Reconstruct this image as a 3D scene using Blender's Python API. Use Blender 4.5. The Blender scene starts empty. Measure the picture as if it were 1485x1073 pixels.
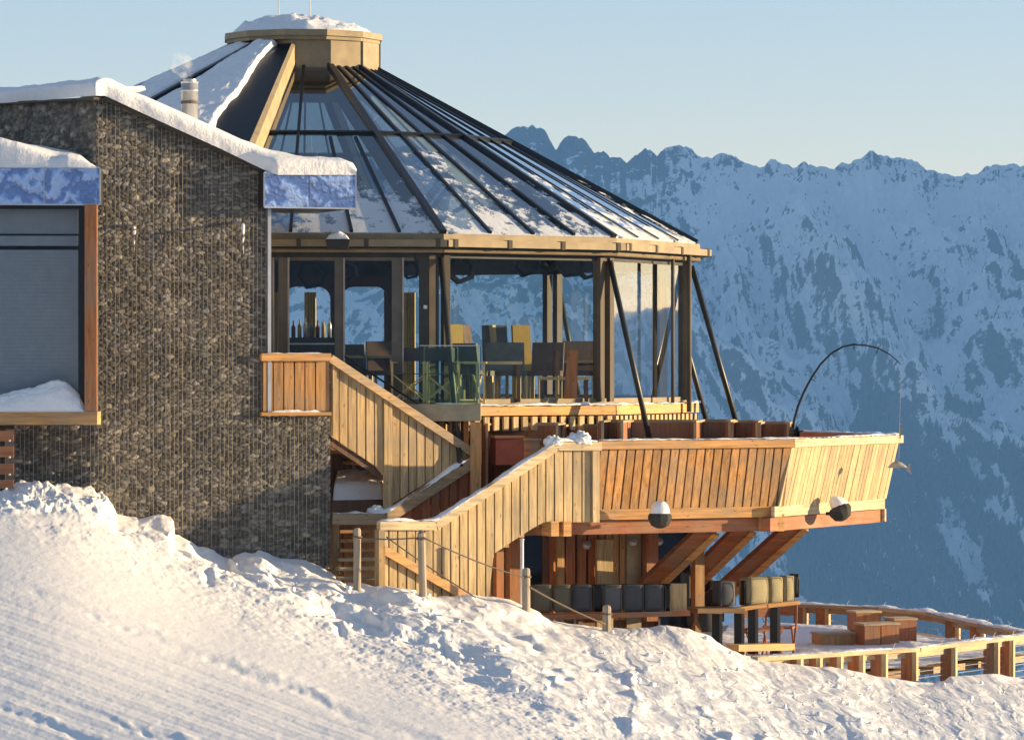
import bpy, math, random
import numpy as np
from mathutils import Vector as V
random.seed(7)
RNG = np.random.RandomState(11)
R_ = math.radians
sc = bpy.context.scene
col = sc.collection

# ------------------------------------------------------------------ camera, sky, sun, exposure
F, CX, HY = 5600.0, 742.5, 530.0          # focal length in photo pixels, centre column, horizon row
cam = bpy.data.cameras.new("camera")
co = bpy.data.objects.new("camera", cam); col.objects.link(co)
co.location = (0, 0, 0); co.rotation_euler = (R_(90), 0, 0)
cam.sensor_width = 36; cam.lens = F / 1485 * 36
cam.shift_y = (HY - 536.5) / 1485
cam.clip_start = 0.5; cam.clip_end = 60000
sc.camera = co
SUN_AZ, SUN_EL = R_(96), R_(6.5)
TS = V((math.sin(SUN_AZ) * math.cos(SUN_EL), -math.cos(SUN_AZ) * math.cos(SUN_EL), math.sin(SUN_EL)))
w = bpy.data.worlds.new("World"); sc.world = w; w.use_nodes = True
wn = w.node_tree.nodes; wl = w.node_tree.links
sky = wn.new("ShaderNodeTexSky"); sky.sky_type = 'NISHITA'; sky.sun_disc = False
sky.sun_elevation = SUN_EL; sky.sun_rotation = math.atan2(TS.x, TS.y)
sky.altitude = 2000; sky.air_density = 1.0; sky.dust_density = 0.4; sky.ozone_density = 1.0
tn = wn.new('ShaderNodeMix'); tn.data_type = 'RGBA'; tn.blend_type = 'MULTIPLY'; tn.inputs[0].default_value = 1; tn.inputs[7].default_value = (1.09, .89, .86, 1)
bg = wn["Background"]; bg.inputs[1].default_value = 0.13
wl.new(sky.outputs[0], tn.inputs[6]); wl.new(tn.outputs[2], bg.inputs[0])
sl = bpy.data.lights.new("sun", 'SUN'); sl.energy = 5.0; sl.angle = R_(0.5); sl.color = (1.0, 0.74, 0.42)
so = bpy.data.objects.new("sun", sl); col.objects.link(so)
so.rotation_euler = (-TS).to_track_quat('-Z', 'Y').to_euler()
sc.view_settings.view_transform = 'Standard'; sc.view_settings.look = 'None'
sc.view_settings.exposure = 1.2; sc.view_settings.gamma = 1
sc.cycles.transparent_max_bounces = 32
sc.cycles.max_bounces = 8; sc.cycles.volume_bounces = 2
sc.cycles.volume_step_rate = 4

# ------------------------------------------------------------------ helpers
def P(px, py, D):
    return V(((px - CX) / F * D, D, (HY - py) / F * D))
def tag(o, label=None, cat=None, group=None, kind=None):
    if label: o['label'] = label
    if cat: o['category'] = cat
    if group: o['group'] = group
    if kind: o['kind'] = kind
    return o
def thing(name, loc, label, cat, group=None, kind=None):
    o = bpy.data.objects.new(name, None); col.objects.link(o); o.location = loc
    o.empty_display_size = 0.2
    return tag(o, label, cat, group, kind)
def wloc(o):
    v = V(o.location)
    if o.parent: v = v + wloc(o.parent)
    return v
def attach(o, parent):
    o.parent = parent
    if parent.type == 'EMPTY':
        from mathutils import Matrix
        o.matrix_parent_inverse = Matrix.Translation(-V(parent.location))
def dup(root, delta, label=None, group=None):
    r = root.copy(); col.objects.link(r); r.location = V(root.location) + V(delta)
    if label: r['label'] = label
    if group: r['group'] = group
    for ch in list(root.children):
        c = ch.copy(); col.objects.link(c); c.parent = r
        for g in list(ch.children):
            d = g.copy(); col.objects.link(d); d.parent = c
    return r

class MB:
    def __init__(s): s.v = []; s.f = []; s.t = []
    def add(s, vs, fs, tint=None):
        n = len(s.v); tint = random.uniform(.75, 1.2) if tint is None else tint
        s.v += [tuple(x) for x in vs]; s.t += [tint] * len(vs)
        s.f += [tuple(i + n for i in f) for f in fs]
    def hexa(s, a, b, tint=None):          # a, b: two quads (4 pts each) matched
        s.add(list(a) + list(b), [(3, 2, 1, 0), (4, 5, 6, 7), (0, 1, 5, 4), (1, 2, 6, 5), (2, 3, 7, 6), (3, 0, 4, 7)], tint)
    def bar(s, p0, p1, w, h, up=(0, 0, 1), tint=None):
        p0 = V(p0); p1 = V(p1); d = (p1 - p0).normalized(); up = V(up)
        sd = d.cross(up)
        if sd.length < 1e-4: sd = d.cross(V((0, 1, 0)))
        sd.normalize(); u = sd.cross(d)
        q = lambda p: [p + sd * (-w / 2) + u * (-h / 2), p + sd * (w / 2) + u * (-h / 2), p + sd * (w / 2) + u * (h / 2), p + sd * (-w / 2) + u * (h / 2)]
        s.hexa(q(p0), q(p1), tint)
    def box(s, c, sx, sy, sz, a=0, tint=None):
        c = V(c); dx = V((math.cos(a), math.sin(a), 0)) * sx / 2; dy = V((-math.sin(a), math.cos(a), 0)) * sy / 2; dz = V((0, 0, sz / 2))
        s.hexa([c - dx - dy - dz, c + dx - dy - dz, c + dx + dy - dz, c - dx + dy - dz], [c - dx - dy + dz, c + dx - dy + dz, c + dx + dy + dz, c - dx + dy + dz], tint)
    def tube(s, pts, r, n=8, tint=None):
        pts = [V(p) for p in pts]; vs = []; fs = []
        for i, p in enumerate(pts):
            d = (pts[min(i + 1, len(pts) - 1)] - pts[max(i - 1, 0)]).normalized()
            u = d.cross(V((0, 0, 1)))
            if u.length < 1e-3: u = d.cross(V((0, 1, 0)))
            u.normalize(); w_ = u.cross(d); rr = r[i] if isinstance(r, (list, tuple)) else r
            for k in range(n):
                a = 2 * math.pi * k / n; vs.append(p + u * math.cos(a) * rr + w_ * math.sin(a) * rr)
        for i in range(len(pts) - 1):
            for k in range(n): fs.append((i * n + k, i * n + (k + 1) % n, (i + 1) * n + (k + 1) % n, (i + 1) * n + k))
        fs.append(tuple(range(n - 1, -1, -1))); fs.append(tuple((len(pts) - 1) * n + k for k in range(n)))
        s.add(vs, fs, tint)
    def prism(s, poly, off, tint=None):     # planar polygon extruded by off
        off = V(off); n = len(poly); vs = [V(p) for p in poly] + [V(p) + off for p in poly]
        s.add(vs, [tuple(range(n - 1, -1, -1)), tuple(range(n, 2 * n))] + [(i, (i + 1) % n, n + (i + 1) % n, n + i) for i in range(n)], tint)
    def lathe(s, c, prof, n=16, axis=None, tint=None):
        c = V(c); vs = []; fs = []
        Z = V(axis).normalized() if axis else V((0, 0, 1)); X = Z.cross(V((0.3, 1, 0.1))).normalized(); Y = Z.cross(X)
        for r, z in prof:
            for k in range(n):
                a = 2 * math.pi * k / n; vs.append(c + X * (r * math.cos(a)) + Y * (r * math.sin(a)) + Z * z)
        for i in range(len(prof) - 1):
            for k in range(n): fs.append((i * n + k, i * n + (k + 1) % n, (i + 1) * n + (k + 1) % n, (i + 1) * n + k))
        fs.append(tuple(range(n - 1, -1, -1))); fs.append(tuple((len(prof) - 1) * n + k for k in range(n)))
        s.add(vs, fs, tint)
    def build(s, name, mat, parent=None, smooth=False):
        me = bpy.data.meshes.new(name)
        me.from_pydata(s.v, [], s.f); me.update()
        bm = __import__('bmesh').new(); bm.from_mesh(me); __import__('bmesh').ops.recalc_face_normals(bm, faces=bm.faces); bm.to_mesh(me); bm.free()
        at = me.attributes.new('tint', 'FLOAT', 'POINT'); at.data.foreach_set('value', np.array(s.t, dtype=np.float32))
        me.materials.append(mat)
        if smooth:
            me.polygons.foreach_set('use_smooth', [True] * len(me.polygons))
        o = bpy.data.objects.new(name, me); col.objects.link(o)
        if parent is not None: attach(o, parent)
        return o

def grid_mesh(name, Pn, mat, parent=None, attrs=None, smooth=True, flip=False):
    """Pn: array (nu, nv, 3)"""
    nu, nv = Pn.shape[:2]
    me = bpy.data.meshes.new(name)
    idx = np.arange(nu * nv).reshape(nu, nv)
    q = np.stack([idx[:-1, :-1], idx[1:, :-1], idx[1:, 1:], idx[:-1, 1:]], -1).reshape(-1, 4)
    if flip: q = q[:, ::-1]
    me.vertices.add(nu * nv); me.vertices.foreach_set('co', Pn.reshape(-1).astype(np.float32))
    nf = len(q); me.loops.add(nf * 4); me.loops.foreach_set('vertex_index', q.reshape(-1).astype(np.int32))
    me.polygons.add(nf); me.polygons.foreach_set('loop_start', np.arange(0, nf * 4, 4, dtype=np.int32))
    me.polygons.foreach_set('loop_total', np.full(nf, 4, dtype=np.int32))
    me.update(calc_edges=True); me.validate()
    me.polygons.foreach_set('use_smooth', np.full(len(me.polygons), smooth))
    for k, a in (attrs or {}).items():
        if a.ndim == 3:
            at = me.attributes.new(k, 'FLOAT_COLOR', 'POINT')
            at.data.foreach_set('color', np.concatenate([a, np.ones(a.shape[:2] + (1,))], -1).reshape(-1).astype(np.float32))
        else:
            at = me.attributes.new(k, 'FLOAT', 'POINT'); at.data.foreach_set('value', a.reshape(-1).astype(np.float32))
    me.materials.append(mat)
    o = bpy.data.objects.new(name, me); col.objects.link(o)
    if parent is not None: attach(o, parent)
    return o

_perm = np.random.RandomState(5).rand(512, 512)
def vn(x, y, seed=0):
    x = np.asarray(x, float) + seed * 17.31; y = np.asarray(y, float) + seed * 7.77
    xi = np.floor(x).astype(int); yi = np.floor(y).astype(int); fx = x - xi; fy = y - yi
    fx = fx * fx * fx * (fx * (fx * 6 - 15) + 10); fy = fy * fy * fy * (fy * (fy * 6 - 15) + 10)
    g = lambda a, b: _perm[a & 511, b & 511]
    return (g(xi, yi) * (1 - fx) + g(xi + 1, yi) * fx) * (1 - fy) + (g(xi, yi + 1) * (1 - fx) + g(xi + 1, yi + 1) * fx) * fy
def fbm(x, y, o=5, seed=0, g=.5):
    s = 0; a = 1; t = 0
    for k in range(o):
        s = s + a * (vn(x * 2 ** k, y * 2 ** k, seed + k * 3) - .5); t += a; a *= g
    return s / t * 2
def ridg(x, y, o=5, seed=0, g=.5):
    s = 0; a = 1; t = 0
    for k in range(o):
        s = s + a * (1 - abs(vn(x * 2 ** k, y * 2 ** k, seed + k * 3) * 2 - 1)); t += a; a *= g
    return s / t
def sstep(a, b, x):
    t = np.clip((x - a) / (b - a), 0, 1); return t * t * (3 - 2 * t)

# ------------------------------------------------------------------ materials
def mat(name):
    m = bpy.data.materials.new(name); m.use_nodes = True
    return m, m.node_tree.nodes, m.node_tree.links, m.node_tree.nodes['Principled BSDF']
def nd(n, t, **k):
    x = n.new(t)
    for a, b in k.items():
        if a.startswith('i_'): x.inputs[int(a[2:]) if a[2:].isdigit() else a[2:]].default_value = b
        else: setattr(x, a, b)
    return x
def coords(n, l, scale, kind='Object'):
    tc = nd(n, 'ShaderNodeTexCoord'); mp = nd(n, 'ShaderNodeMapping'); mp.inputs['Scale'].default_value = scale
    l.new(tc.outputs[kind], mp.inputs[0]); return mp.outputs[0]
def noise(n, l, vec, scale, detail=4, rough=.55):
    x = nd(n, 'ShaderNodeTexNoise'); x.inputs['Scale'].default_value = scale; x.inputs['Detail'].default_value = detail; x.inputs['Roughness'].default_value = rough
    l.new(vec, x.inputs['Vector']); return x.outputs['Fac']
def ramp(n, l, fac, stops):
    r = nd(n, 'ShaderNodeValToRGB'); e = r.color_ramp.elements
    while len(e) < len(stops): e.new(.5)
    for x, (p, c) in zip(e, stops): x.position = p; x.color = tuple(c) + (1,) if len(c) == 3 else c
    l.new(fac, r.inputs[0]); return r.outputs[0]
def mixc(n, l, f, a, b, mode='MIX'):
    m = nd(n, 'ShaderNodeMix', data_type='RGBA', blend_type=mode)
    for s, v in ((0, f), (6, a), (7, b)):
        if hasattr(v, 'is_linked'): l.new(v, m.inputs[s])
        else: m.inputs[s].default_value = v if s == 0 else tuple(v) + (1,)
    return m.outputs[2]
def bump(n, l, b, h, strength=.5, dist=.02):
    x = nd(n, 'ShaderNodeBump'); x.inputs['Strength'].default_value = strength; x.inputs['Distance'].default_value = dist
    l.new(h, x.inputs['Height']); l.new(x.outputs[0], b.inputs['Normal'])

def wood(name, c, vertical=True, contrast=.45, grey=0.0):
    m, n, l, b = mat(name)
    v = coords(n, l, (22, 22, 1.6) if vertical else (1.6, 1.6, 22))
    g = noise(n, l, v, 1.0, 5, .65)
    at = nd(n, 'ShaderNodeAttribute', attribute_name='tint')
    dk = tuple(x * (1 - contrast) for x in c); lt = tuple(min(1, x * (1 + contrast * .6)) for x in c)
    c1 = ramp(n, l, g, [(.3, dk), (.62, lt)])
    # knots
    kv = coords(n, l, (9, 9, 3.2) if vertical else (3.2, 3.2, 9))
    vo = nd(n, 'ShaderNodeTexVoronoi'); vo.inputs['Scale'].default_value = 1.3; l.new(kv, vo.inputs['Vector'])
    kf = ramp(n, l, vo.outputs['Distance'], [(.04, (1, 1, 1)), (.17, (0, 0, 0))])
    c2 = mixc(n, l, kf, c1, tuple(x * .32 for x in c))
    # weathering
    wz = noise(n, l, coords(n, l, (1.5, 1.5, 1.5)), 1.0, 4)
    wf = ramp(n, l, wz, [(.42, (0, 0, 0)), (.72, (.6 + grey, .6 + grey, .6 + grey))])
    c2 = mixc(n, l, wf, c2, (.30, .24, .17))
    tm = nd(n, 'ShaderNodeVectorMath', operation='SCALE'); l.new(c2, tm.inputs[0]); l.new(at.outputs['Fac'], tm.inputs['Scale'])
    l.new(tm.outputs[0], b.inputs['Base Color']); b.inputs['Roughness'].default_value = .7
    bump(n, l, b, g, .5, .01)
    return m
def metal(name, c, rough=.4, metallic=.0, var=.2, spec=.5):
    m, n, l, b = mat(name)
    f = noise(n, l, coords(n, l, (3, 3, 3)), 1.5, 6)
    c1 = ramp(n, l, f, [(.3, tuple(x * (1 - var) for x in c)), (.7, tuple(x * (1 + var) for x in c))])
    at = nd(n, 'ShaderNodeAttribute', attribute_name='tint'); tm = nd(n, 'ShaderNodeVectorMath', operation='SCALE'); l.new(c1, tm.inputs[0]); l.new(at.outputs['Fac'], tm.inputs['Scale'])
    l.new(tm.outputs[0], b.inputs['Base Color']); b.inputs['Roughness'].default_value = rough; b.inputs['Metallic'].default_value = metallic
    rr = nd(n, 'ShaderNodeMapRange'); rr.inputs[3].default_value = rough * .8; rr.inputs[4].default_value = min(1, rough * 1.3); l.new(f, rr.inputs[0]); l.new(rr.outputs[0], b.inputs['Roughness'])
    return m
def snowmat(name='snow', c=(.87, .87, .88), bs=.6, sc_=14):
    m, n, l, b = mat(name)
    v = coords(n, l, (1, 1, 1))
    f1 = noise(n, l, v, sc_, 6, .7); f2 = noise(n, l, v, sc_ * .25, 4, .6)
    a = nd(n, 'ShaderNodeMath', operation='ADD'); l.new(f1, a.inputs[0]); l.new(f2, a.inputs[1])
    cc = ramp(n, l, f2, [(.3, tuple(x * .95 for x in c)), (.7, c)])
    l.new(cc, b.inputs['Base Color']); b.inputs['Roughness'].default_value = .65
    b.inputs['Specular IOR Level'].default_value = .25
    bump(n, l, b, a.outputs[0], bs, .03)
    return m
def glassmat(name, tint=(.80, .88, .88), snow=False, refl=1.0, wob=.03):
    m, n, l, b = mat(name)
    n.remove(b); out = n['Material Output']
    tr = nd(n, 'ShaderNodeBsdfTransparent'); tr.inputs[0].default_value = tint + (1,)
    gl = nd(n, 'ShaderNodeBsdfGlossy'); gl.inputs['Roughness'].default_value = .02; gl.inputs[0].default_value = (.95, .97, 1, 1)
    nz = noise(n, l, coords(n, l, (1, 1, 1)), 1.2, 2)
    bp = nd(n, 'ShaderNodeBump'); bp.inputs['Strength'].default_value = wob; bp.inputs['Distance'].default_value = .05; l.new(nz, bp.inputs['Height']); l.new(bp.outputs[0], gl.inputs['Normal'])
    fr = nd(n, 'ShaderNodeFresnel'); fr.inputs[0].default_value = 1.52
    mu = nd(n, 'ShaderNodeMath', operation='MULTIPLY', use_clamp=True); mu.inputs[1].default_value = refl; ge = nd(n, 'ShaderNodeNewGeometry'); inv = nd(n, 'ShaderNodeMath', operation='SUBTRACT'); inv.inputs[0].default_value = 1; l.new(ge.outputs['Backfacing'], inv.inputs[1]); m0 = nd(n, 'ShaderNodeMath', operation='MULTIPLY'); l.new(fr.outputs[0], m0.inputs[0]); l.new(inv.outputs[0], m0.inputs[1]); l.new(m0.outputs[0], mu.inputs[0])
    mx = nd(n, 'ShaderNodeMixShader'); l.new(mu.outputs[0], mx.inputs[0]); l.new(tr.outputs[0], mx.inputs[1]); l.new(gl.outputs[0], mx.inputs[2])
    res = mx.outputs[0]
    if snow:
        tc = nd(n, 'ShaderNodeTexCoord'); sx = nd(n, 'ShaderNodeSeparateXYZ'); l.new(tc.outputs['Object'], sx.inputs[0])
        mp = nd(n, 'ShaderNodeMapping'); mp.inputs['Scale'].default_value = (2.2, 2.2, 1.6); l.new(tc.outputs['Object'], mp.inputs[0])
        f = noise(n, l, mp.outputs[0], 1.6, 8, .72)
        f2 = noise(n, l, coords(n, l, (.7, .7, .45)), 1.0, 3, .5)
        zr = nd(n, 'ShaderNodeMapRange'); zr.inputs[1].default_value = 1.9; zr.inputs[2].default_value = 4.2; zr.inputs[3].default_value = .25; zr.inputs[4].default_value = -.14
        l.new(sx.outputs['Z'], zr.inputs[0])
        a1 = nd(n, 'ShaderNodeMath', operation='ADD'); l.new(f, a1.inputs[0]); l.new(zr.outputs[0], a1.inputs[1])
        a2 = nd(n, 'ShaderNodeMath', operation='MULTIPLY_ADD'); l.new(f2, a2.inputs[0]); a2.inputs[1].default_value = .55; l.new(a1.outputs[0], a2.inputs[2])
        k = ramp(n, l, a2.outputs[0], [(.92, (0, 0, 0)), (.98, (.95, .95, .95))])
        sn = nd(n, 'ShaderNodeBsdfDiffuse'); sn.inputs[0].default_value = (.72, .74, .76, 1)
        bb = nd(n, 'ShaderNodeBump'); bb.inputs['Strength'].default_value = .8; bb.inputs['Distance'].default_value = .03; l.new(f, bb.inputs['Height']); l.new(bb.outputs[0], sn.inputs['Normal'])
        m2 = nd(n, 'ShaderNodeMixShader'); l.new(k, m2.inputs[0]); l.new(res, m2.inputs[1]); l.new(sn.outputs[0], m2.inputs[2]); res = m2.outputs[0]
    l.new(res, out.inputs['Surface'])
    return m
def plain(name, c, rough=.7, var=.15, sc_=8, bs=.2):
    m, n, l, b = mat(name)
    f = noise(n, l, coords(n, l, (1, 1, 1)), sc_, 5)
    l.new(ramp(n, l, f, [(.3, tuple(x * (1 - var) for x in c)), (.7, tuple(x * (1 + var) for x in c))]), b.inputs['Base Color'])
    b.inputs['Roughness'].default_value = rough; bump(n, l, b, f, bs, .01)
    return m

M = {}
M['snow'] = snowmat()
M['wood_orange'] = wood('larch_orange', (.50, .25, .08))
M['wood_orange_h'] = wood('larch_orange_board', (.54, .275, .085), vertical=False)
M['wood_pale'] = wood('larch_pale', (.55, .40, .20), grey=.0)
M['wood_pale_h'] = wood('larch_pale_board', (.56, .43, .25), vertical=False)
M['wood_tan'] = wood('larch_tan', (.46, .31, .145), grey=.05)
M['wood_tan_h'] = wood('larch_tan_board', (.45, .30, .16), vertical=False, grey=.15)
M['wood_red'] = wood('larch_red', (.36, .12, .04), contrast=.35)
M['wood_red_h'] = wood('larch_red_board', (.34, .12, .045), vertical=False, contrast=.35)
M['wood_brown'] = wood('larch_brown', (.20, .095, .045))
M['wood_grey'] = wood('weathered_post', (.33, .28, .22), grey=.4)
M['dark'] = plain('dark_interior', (.02, .018, .016))
M['beige'] = metal('bronze_sheet', (.25, .195, .115), .45, .2)
M['bronze_dark'] = metal('dark_bronze_frame', (.045, .044, .040), .4, .3)
M['frame'] = metal('frame_bronze', (.12, .098, .072), .75, .0)
M['rafter'] = metal('rafter_sheet', (.022, .024, .030), .35, .5)
M['black'] = metal('black_metal', (.012, .012, .014), .4, .2)
M['steel'] = metal('stainless', (.55, .56, .58), .3, .45, .1)
M['white'] = metal('white_pole', (.7, .7, .7), .4, 0, .1)
M['glass'] = glassmat('window_glass', (.95, .98, .98))
M['glass_roof'] = glassmat('roof_glass', (.66, .74, .80), snow=True, refl=3.0)
M['glass_green'] = glassmat('guard_glass', (.78, .90, .86))
M['darkglass'] = metal('dark_pane', (.02, .025, .035), .06, 0, .1)
M['wire'] = metal('gabion_wire', (.42, .36, .27), .5, .4)
M['cush_grey'] = plain('cushion_grey', (.075, .078, .085), .85, .2, 60)
M['cush_olive'] = plain('cushion_olive', (.16, .145, .10), .85, .2, 60)
M['yellow'] = plain('yellow_leather', (.55, .34, .06), .5, .1)
M['cream'] = plain('cream_wood', (.62, .46, .20), .5, .1)
M['brownchair'] = plain('brown_fabric', (.17, .105, .07), .8, .2)
M['greychair'] = plain('grey_fabric', (.16, .16, .14), .8, .2)
M['rope'] = plain('rope', (.16, .12, .08), .9, .3, 90)
M['concrete'] = plain('concrete', (.26, .25, .23), .85, .2)
M['red_wood'] = plain('painted_red_wood', (.20, .045, .022), .55, .2)

M['glass_dark'] = glassmat('tinted_glass', (.84, .87, .90), refl=.9, wob=.0)
M['blind'] = plain('blind_slats', (.40, .41, .42), .6, .06)
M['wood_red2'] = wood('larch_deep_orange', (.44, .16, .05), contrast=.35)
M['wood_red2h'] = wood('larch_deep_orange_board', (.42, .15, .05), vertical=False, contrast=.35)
M['fin'] = metal('fin_sheet', (.42, .33, .19), .5, .1)
M['beige2'] = metal('slab_edge_sheet', (.34, .29, .19), .5, .1)
M['frame2'] = metal('mullion_sheet', (.13, .115, .10), .45, .2)
M['glass_refl'] = glassmat('reflective_glass', (.85, .90, .92), refl=3.0)
M['floor'] = plain('stone_floor', (.09, .075, .06), .5, .2)
M['wood_orange_h2'] = wood('larch_bright_board', (.62, .33, .11), vertical=False, contrast=.3)
M['brown_wall'] = plain('brown_panel', (.075, .045, .035), .6, .2)
M['yellow2'] = plain('yellow_curtain', (.60, .40, .10), .8, .15)
M['lampshade'] = plain('lampshade_felt', (.035, .035, .03), .9, .2)
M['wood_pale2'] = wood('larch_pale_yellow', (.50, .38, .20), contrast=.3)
M['wood_orange2'] = wood('larch_warm', (.52, .29, .10), contrast=.35)
M['wood_grey2'] = metal('weathered_figure', (.42, .38, .32), .6, 0)
M['cush_grey2'] = plain('cushion_mid_grey', (.12, .125, .13), .85, .2, 60)
M['cush_olive2'] = plain('cushion_olive_light', (.30, .26, .15), .85, .2, 60)
def painted_reflection_mat():
    m, n, l, b = mat('fascia_painted_reflection')
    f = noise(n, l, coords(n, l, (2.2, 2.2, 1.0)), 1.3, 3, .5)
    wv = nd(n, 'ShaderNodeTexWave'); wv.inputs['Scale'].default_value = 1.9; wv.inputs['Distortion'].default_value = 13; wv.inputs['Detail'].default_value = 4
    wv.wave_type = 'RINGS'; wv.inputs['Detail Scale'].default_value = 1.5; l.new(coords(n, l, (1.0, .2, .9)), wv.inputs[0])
    l.new(ramp(n, l, wv.outputs['Fac'], [(.15, (.19, .28, .54)), (.5, (.31, .44, .76)), (.9, (.47, .60, .88))]), b.inputs['Base Color'])  # blue marbling puts sky and mountain reflections into the base colour
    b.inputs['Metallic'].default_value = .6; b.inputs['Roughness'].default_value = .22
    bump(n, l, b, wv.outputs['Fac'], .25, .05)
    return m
M['painted_reflection'] = painted_reflection_mat()

def gabion_mat():
    m, n, l, b = mat('gabion_stone')
    at = nd(n, 'ShaderNodeAttribute', attribute_name='stone')
    f = noise(n, l, coords(n, l, (1, 1, 1)), 60, 5, .7)
    v = ramp(n, l, f, [(.3, (.55, .55, .55)), (.7, (1.25, 1.25, 1.25))])
    l.new(mixc(n, l, 1.0, at.outputs['Color'], v, 'MULTIPLY'), b.inputs['Base Color'])
    b.inputs['Roughness'].default_value = .85; bump(n, l, b, f, .6, .01)
    return m
M['gabion'] = gabion_mat()

# ------------------------------------------------------------------ planes
class Plane:
    def __init__(s, px, Y, a, off=0):
        s.a = R_(a); s.d = V((math.cos(s.a), math.sin(s.a), 0)); s.n = V((math.sin(s.a), -math.cos(s.a), 0))
        s.O = V(((px - CX) / F * Y, Y, 0)) + s.n * off
    def s_of(s, px, off=0):
        k = (px - CX) / F; O = s.O + s.n * off
        return (k * O.y - O.x) / (s.d.x - k * s.d.y)
    def at(s, px, py, off=0):                 # photo point -> (s, z)
        t = s.s_of(px, off); Y = (s.O + s.n * off).y + s.d.y * t
        return t, (HY - py) / F * Y
    def pt(s, t, z, off=0): return s.O + s.d * t + s.n * off + V((0, 0, z))
    def p(s, px, py, off=0):
        t, z = s.at(px, py, off); return s.pt(t, z, off)
def planks(mb, pl, s0, s1, zt, zb, w=.135, gap=.012, t=.03, off=0, lean=0, zref=0, tint=None, batten=False):
    n = max(1, round((s1 - s0) / w)); w = (s1 - s0) / n
    for i in range(n):
        a = s0 + i * w + gap / 2; b = s0 + (i + 1) * w - gap / 2
        j = random.uniform(-.004, .004) + off
        q = lambda o: [pl.pt(a, zb(a), o + lean * (zb(a) - zref)), pl.pt(b, zb(b), o + lean * (zb(b) - zref)), pl.pt(b, zt(b), o + lean * (zt(b) - zref)), pl.pt(a, zt(a), o + lean * (zt(a) - zref))]
        mb.hexa(q(j), q(j - t), tint)
        if batten and i % 1 == 0:
            pass
def lin(pts):
    xs = [p[0] for p in pts]; zs = [p[1] for p in pts]
    return lambda s: float(np.interp(s, xs, zs))
def wallpoly(mb, pl, pts, off, t, tint=None):     # pts: list of (s,z)
    mb.prism([pl.pt(s, z, off) for s, z in pts], -pl.n * t, tint)

def snow_strip(name, pts, w, h, parent=None, seed=0, label=None, side=None, n_per=14, gap=0.0):
    """lumpy ridge of snow lying along a line of points"""
    pts = [V(p) for p in pts]; L = [0]
    for a, b in zip(pts, pts[1:]): L.append(L[-1] + (b - a).length)
    N = max(6, int(L[-1] * n_per)); K = 9
    arr = np.zeros((N, K, 3))
    for i in range(N):
        t = L[-1] * i / (N - 1)
        j = max(0, min(len(pts) - 2, np.searchsorted(L, t) - 1)); f = (t - L[j]) / max(1e-6, L[j + 1] - L[j])
        p = pts[j].lerp(pts[j + 1], f); d = (pts[j + 1] - pts[j]); d.z = 0; d.normalize(); sd = V((d.y, -d.x, 0))
        e = min(1, t / .06, (L[-1] - t) / .06); e = max(0, e) ** .5
        nz = max(gap, .55 + .9 * float(fbm(np.array(t * 3.1 + seed * 9.1), np.array(seed * 3.3), 4)))
        hh = h * nz * e; ww = w * (.85 + .3 * nz) * max(.05, e)
        for k in range(K):
            a = math.pi * k / (K - 1)
            q = p + sd * (math.cos(a) * ww / 2 + .01 * random.uniform(-1, 1)) + V((0, 0, hh * math.sin(a) ** .6 + .006 * random.uniform(-1, 1)))
            arr[i, k] = q
    o = grid_mesh(name, arr, M['snow'], parent)
    if label: tag(o, label, 'snow', kind='stuff')
    return o
def snow_mound(name, fn, nu, nv, label=None, parent=None):
    u, v = np.meshgrid(np.linspace(0, 1, nu), np.linspace(0, 1, nv), indexing='ij')
    o = grid_mesh(name, fn(u, v), M['snow'], parent)
    if label: tag(o, label, 'snow', kind='stuff')
    return o

# ------------------------------------------------------------------ snow slope (foreground)
G = Plane(140, 55.1, 20)
A = Plane(868, 57.0, 28)
B = Plane(868, 57.0, 28, off=-1.35)
YC = [(-700, 690), (-200, 712), (0, 710), (30, 706), (80, 704), (140, 712), (158, 728), (168, 746), (200, 752), (232, 742), (247, 742), (250, 768), (285, 788), (330, 802), (350, 790), (375, 786), (400, 800), (440, 812), (478, 824), (500, 846), (550, 852), (620, 860), (690, 858), (740, 868), (770, 880), (800, 897), (850, 907), (900, 911), (960, 907), (1000, 911), (1030, 922), (1060, 941), (1120, 958), (1180, 966), (1250, 975), (1320, 987), (1355, 990), (1385, 980), (1440, 977), (1485, 985), (1700, 1000), (2300, 1060)]
DC = [(-700, 52), (0, 54.2), (140, 54.8), (170, 55.1), (478, 56.2), (550, 54.9), (715, 55.6), (770, 56), (850, 56.5), (1050, 56.9), (1250, 57.6), (1320, 58.0), (1400, 59), (1485, 60), (2300, 62)]
DB = [(-700, 39), (0, 39.4), (350, 39.8), (742, 42), (1100, 47), (1485, 53), (2300, 56)]
def ip(tab, x): return np.interp(x, [a for a, b in tab], [b for a, b in tab])
M['snow_ground'] = snowmat('snow_ground', (.86, .85, .84), .22, 20)
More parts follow.
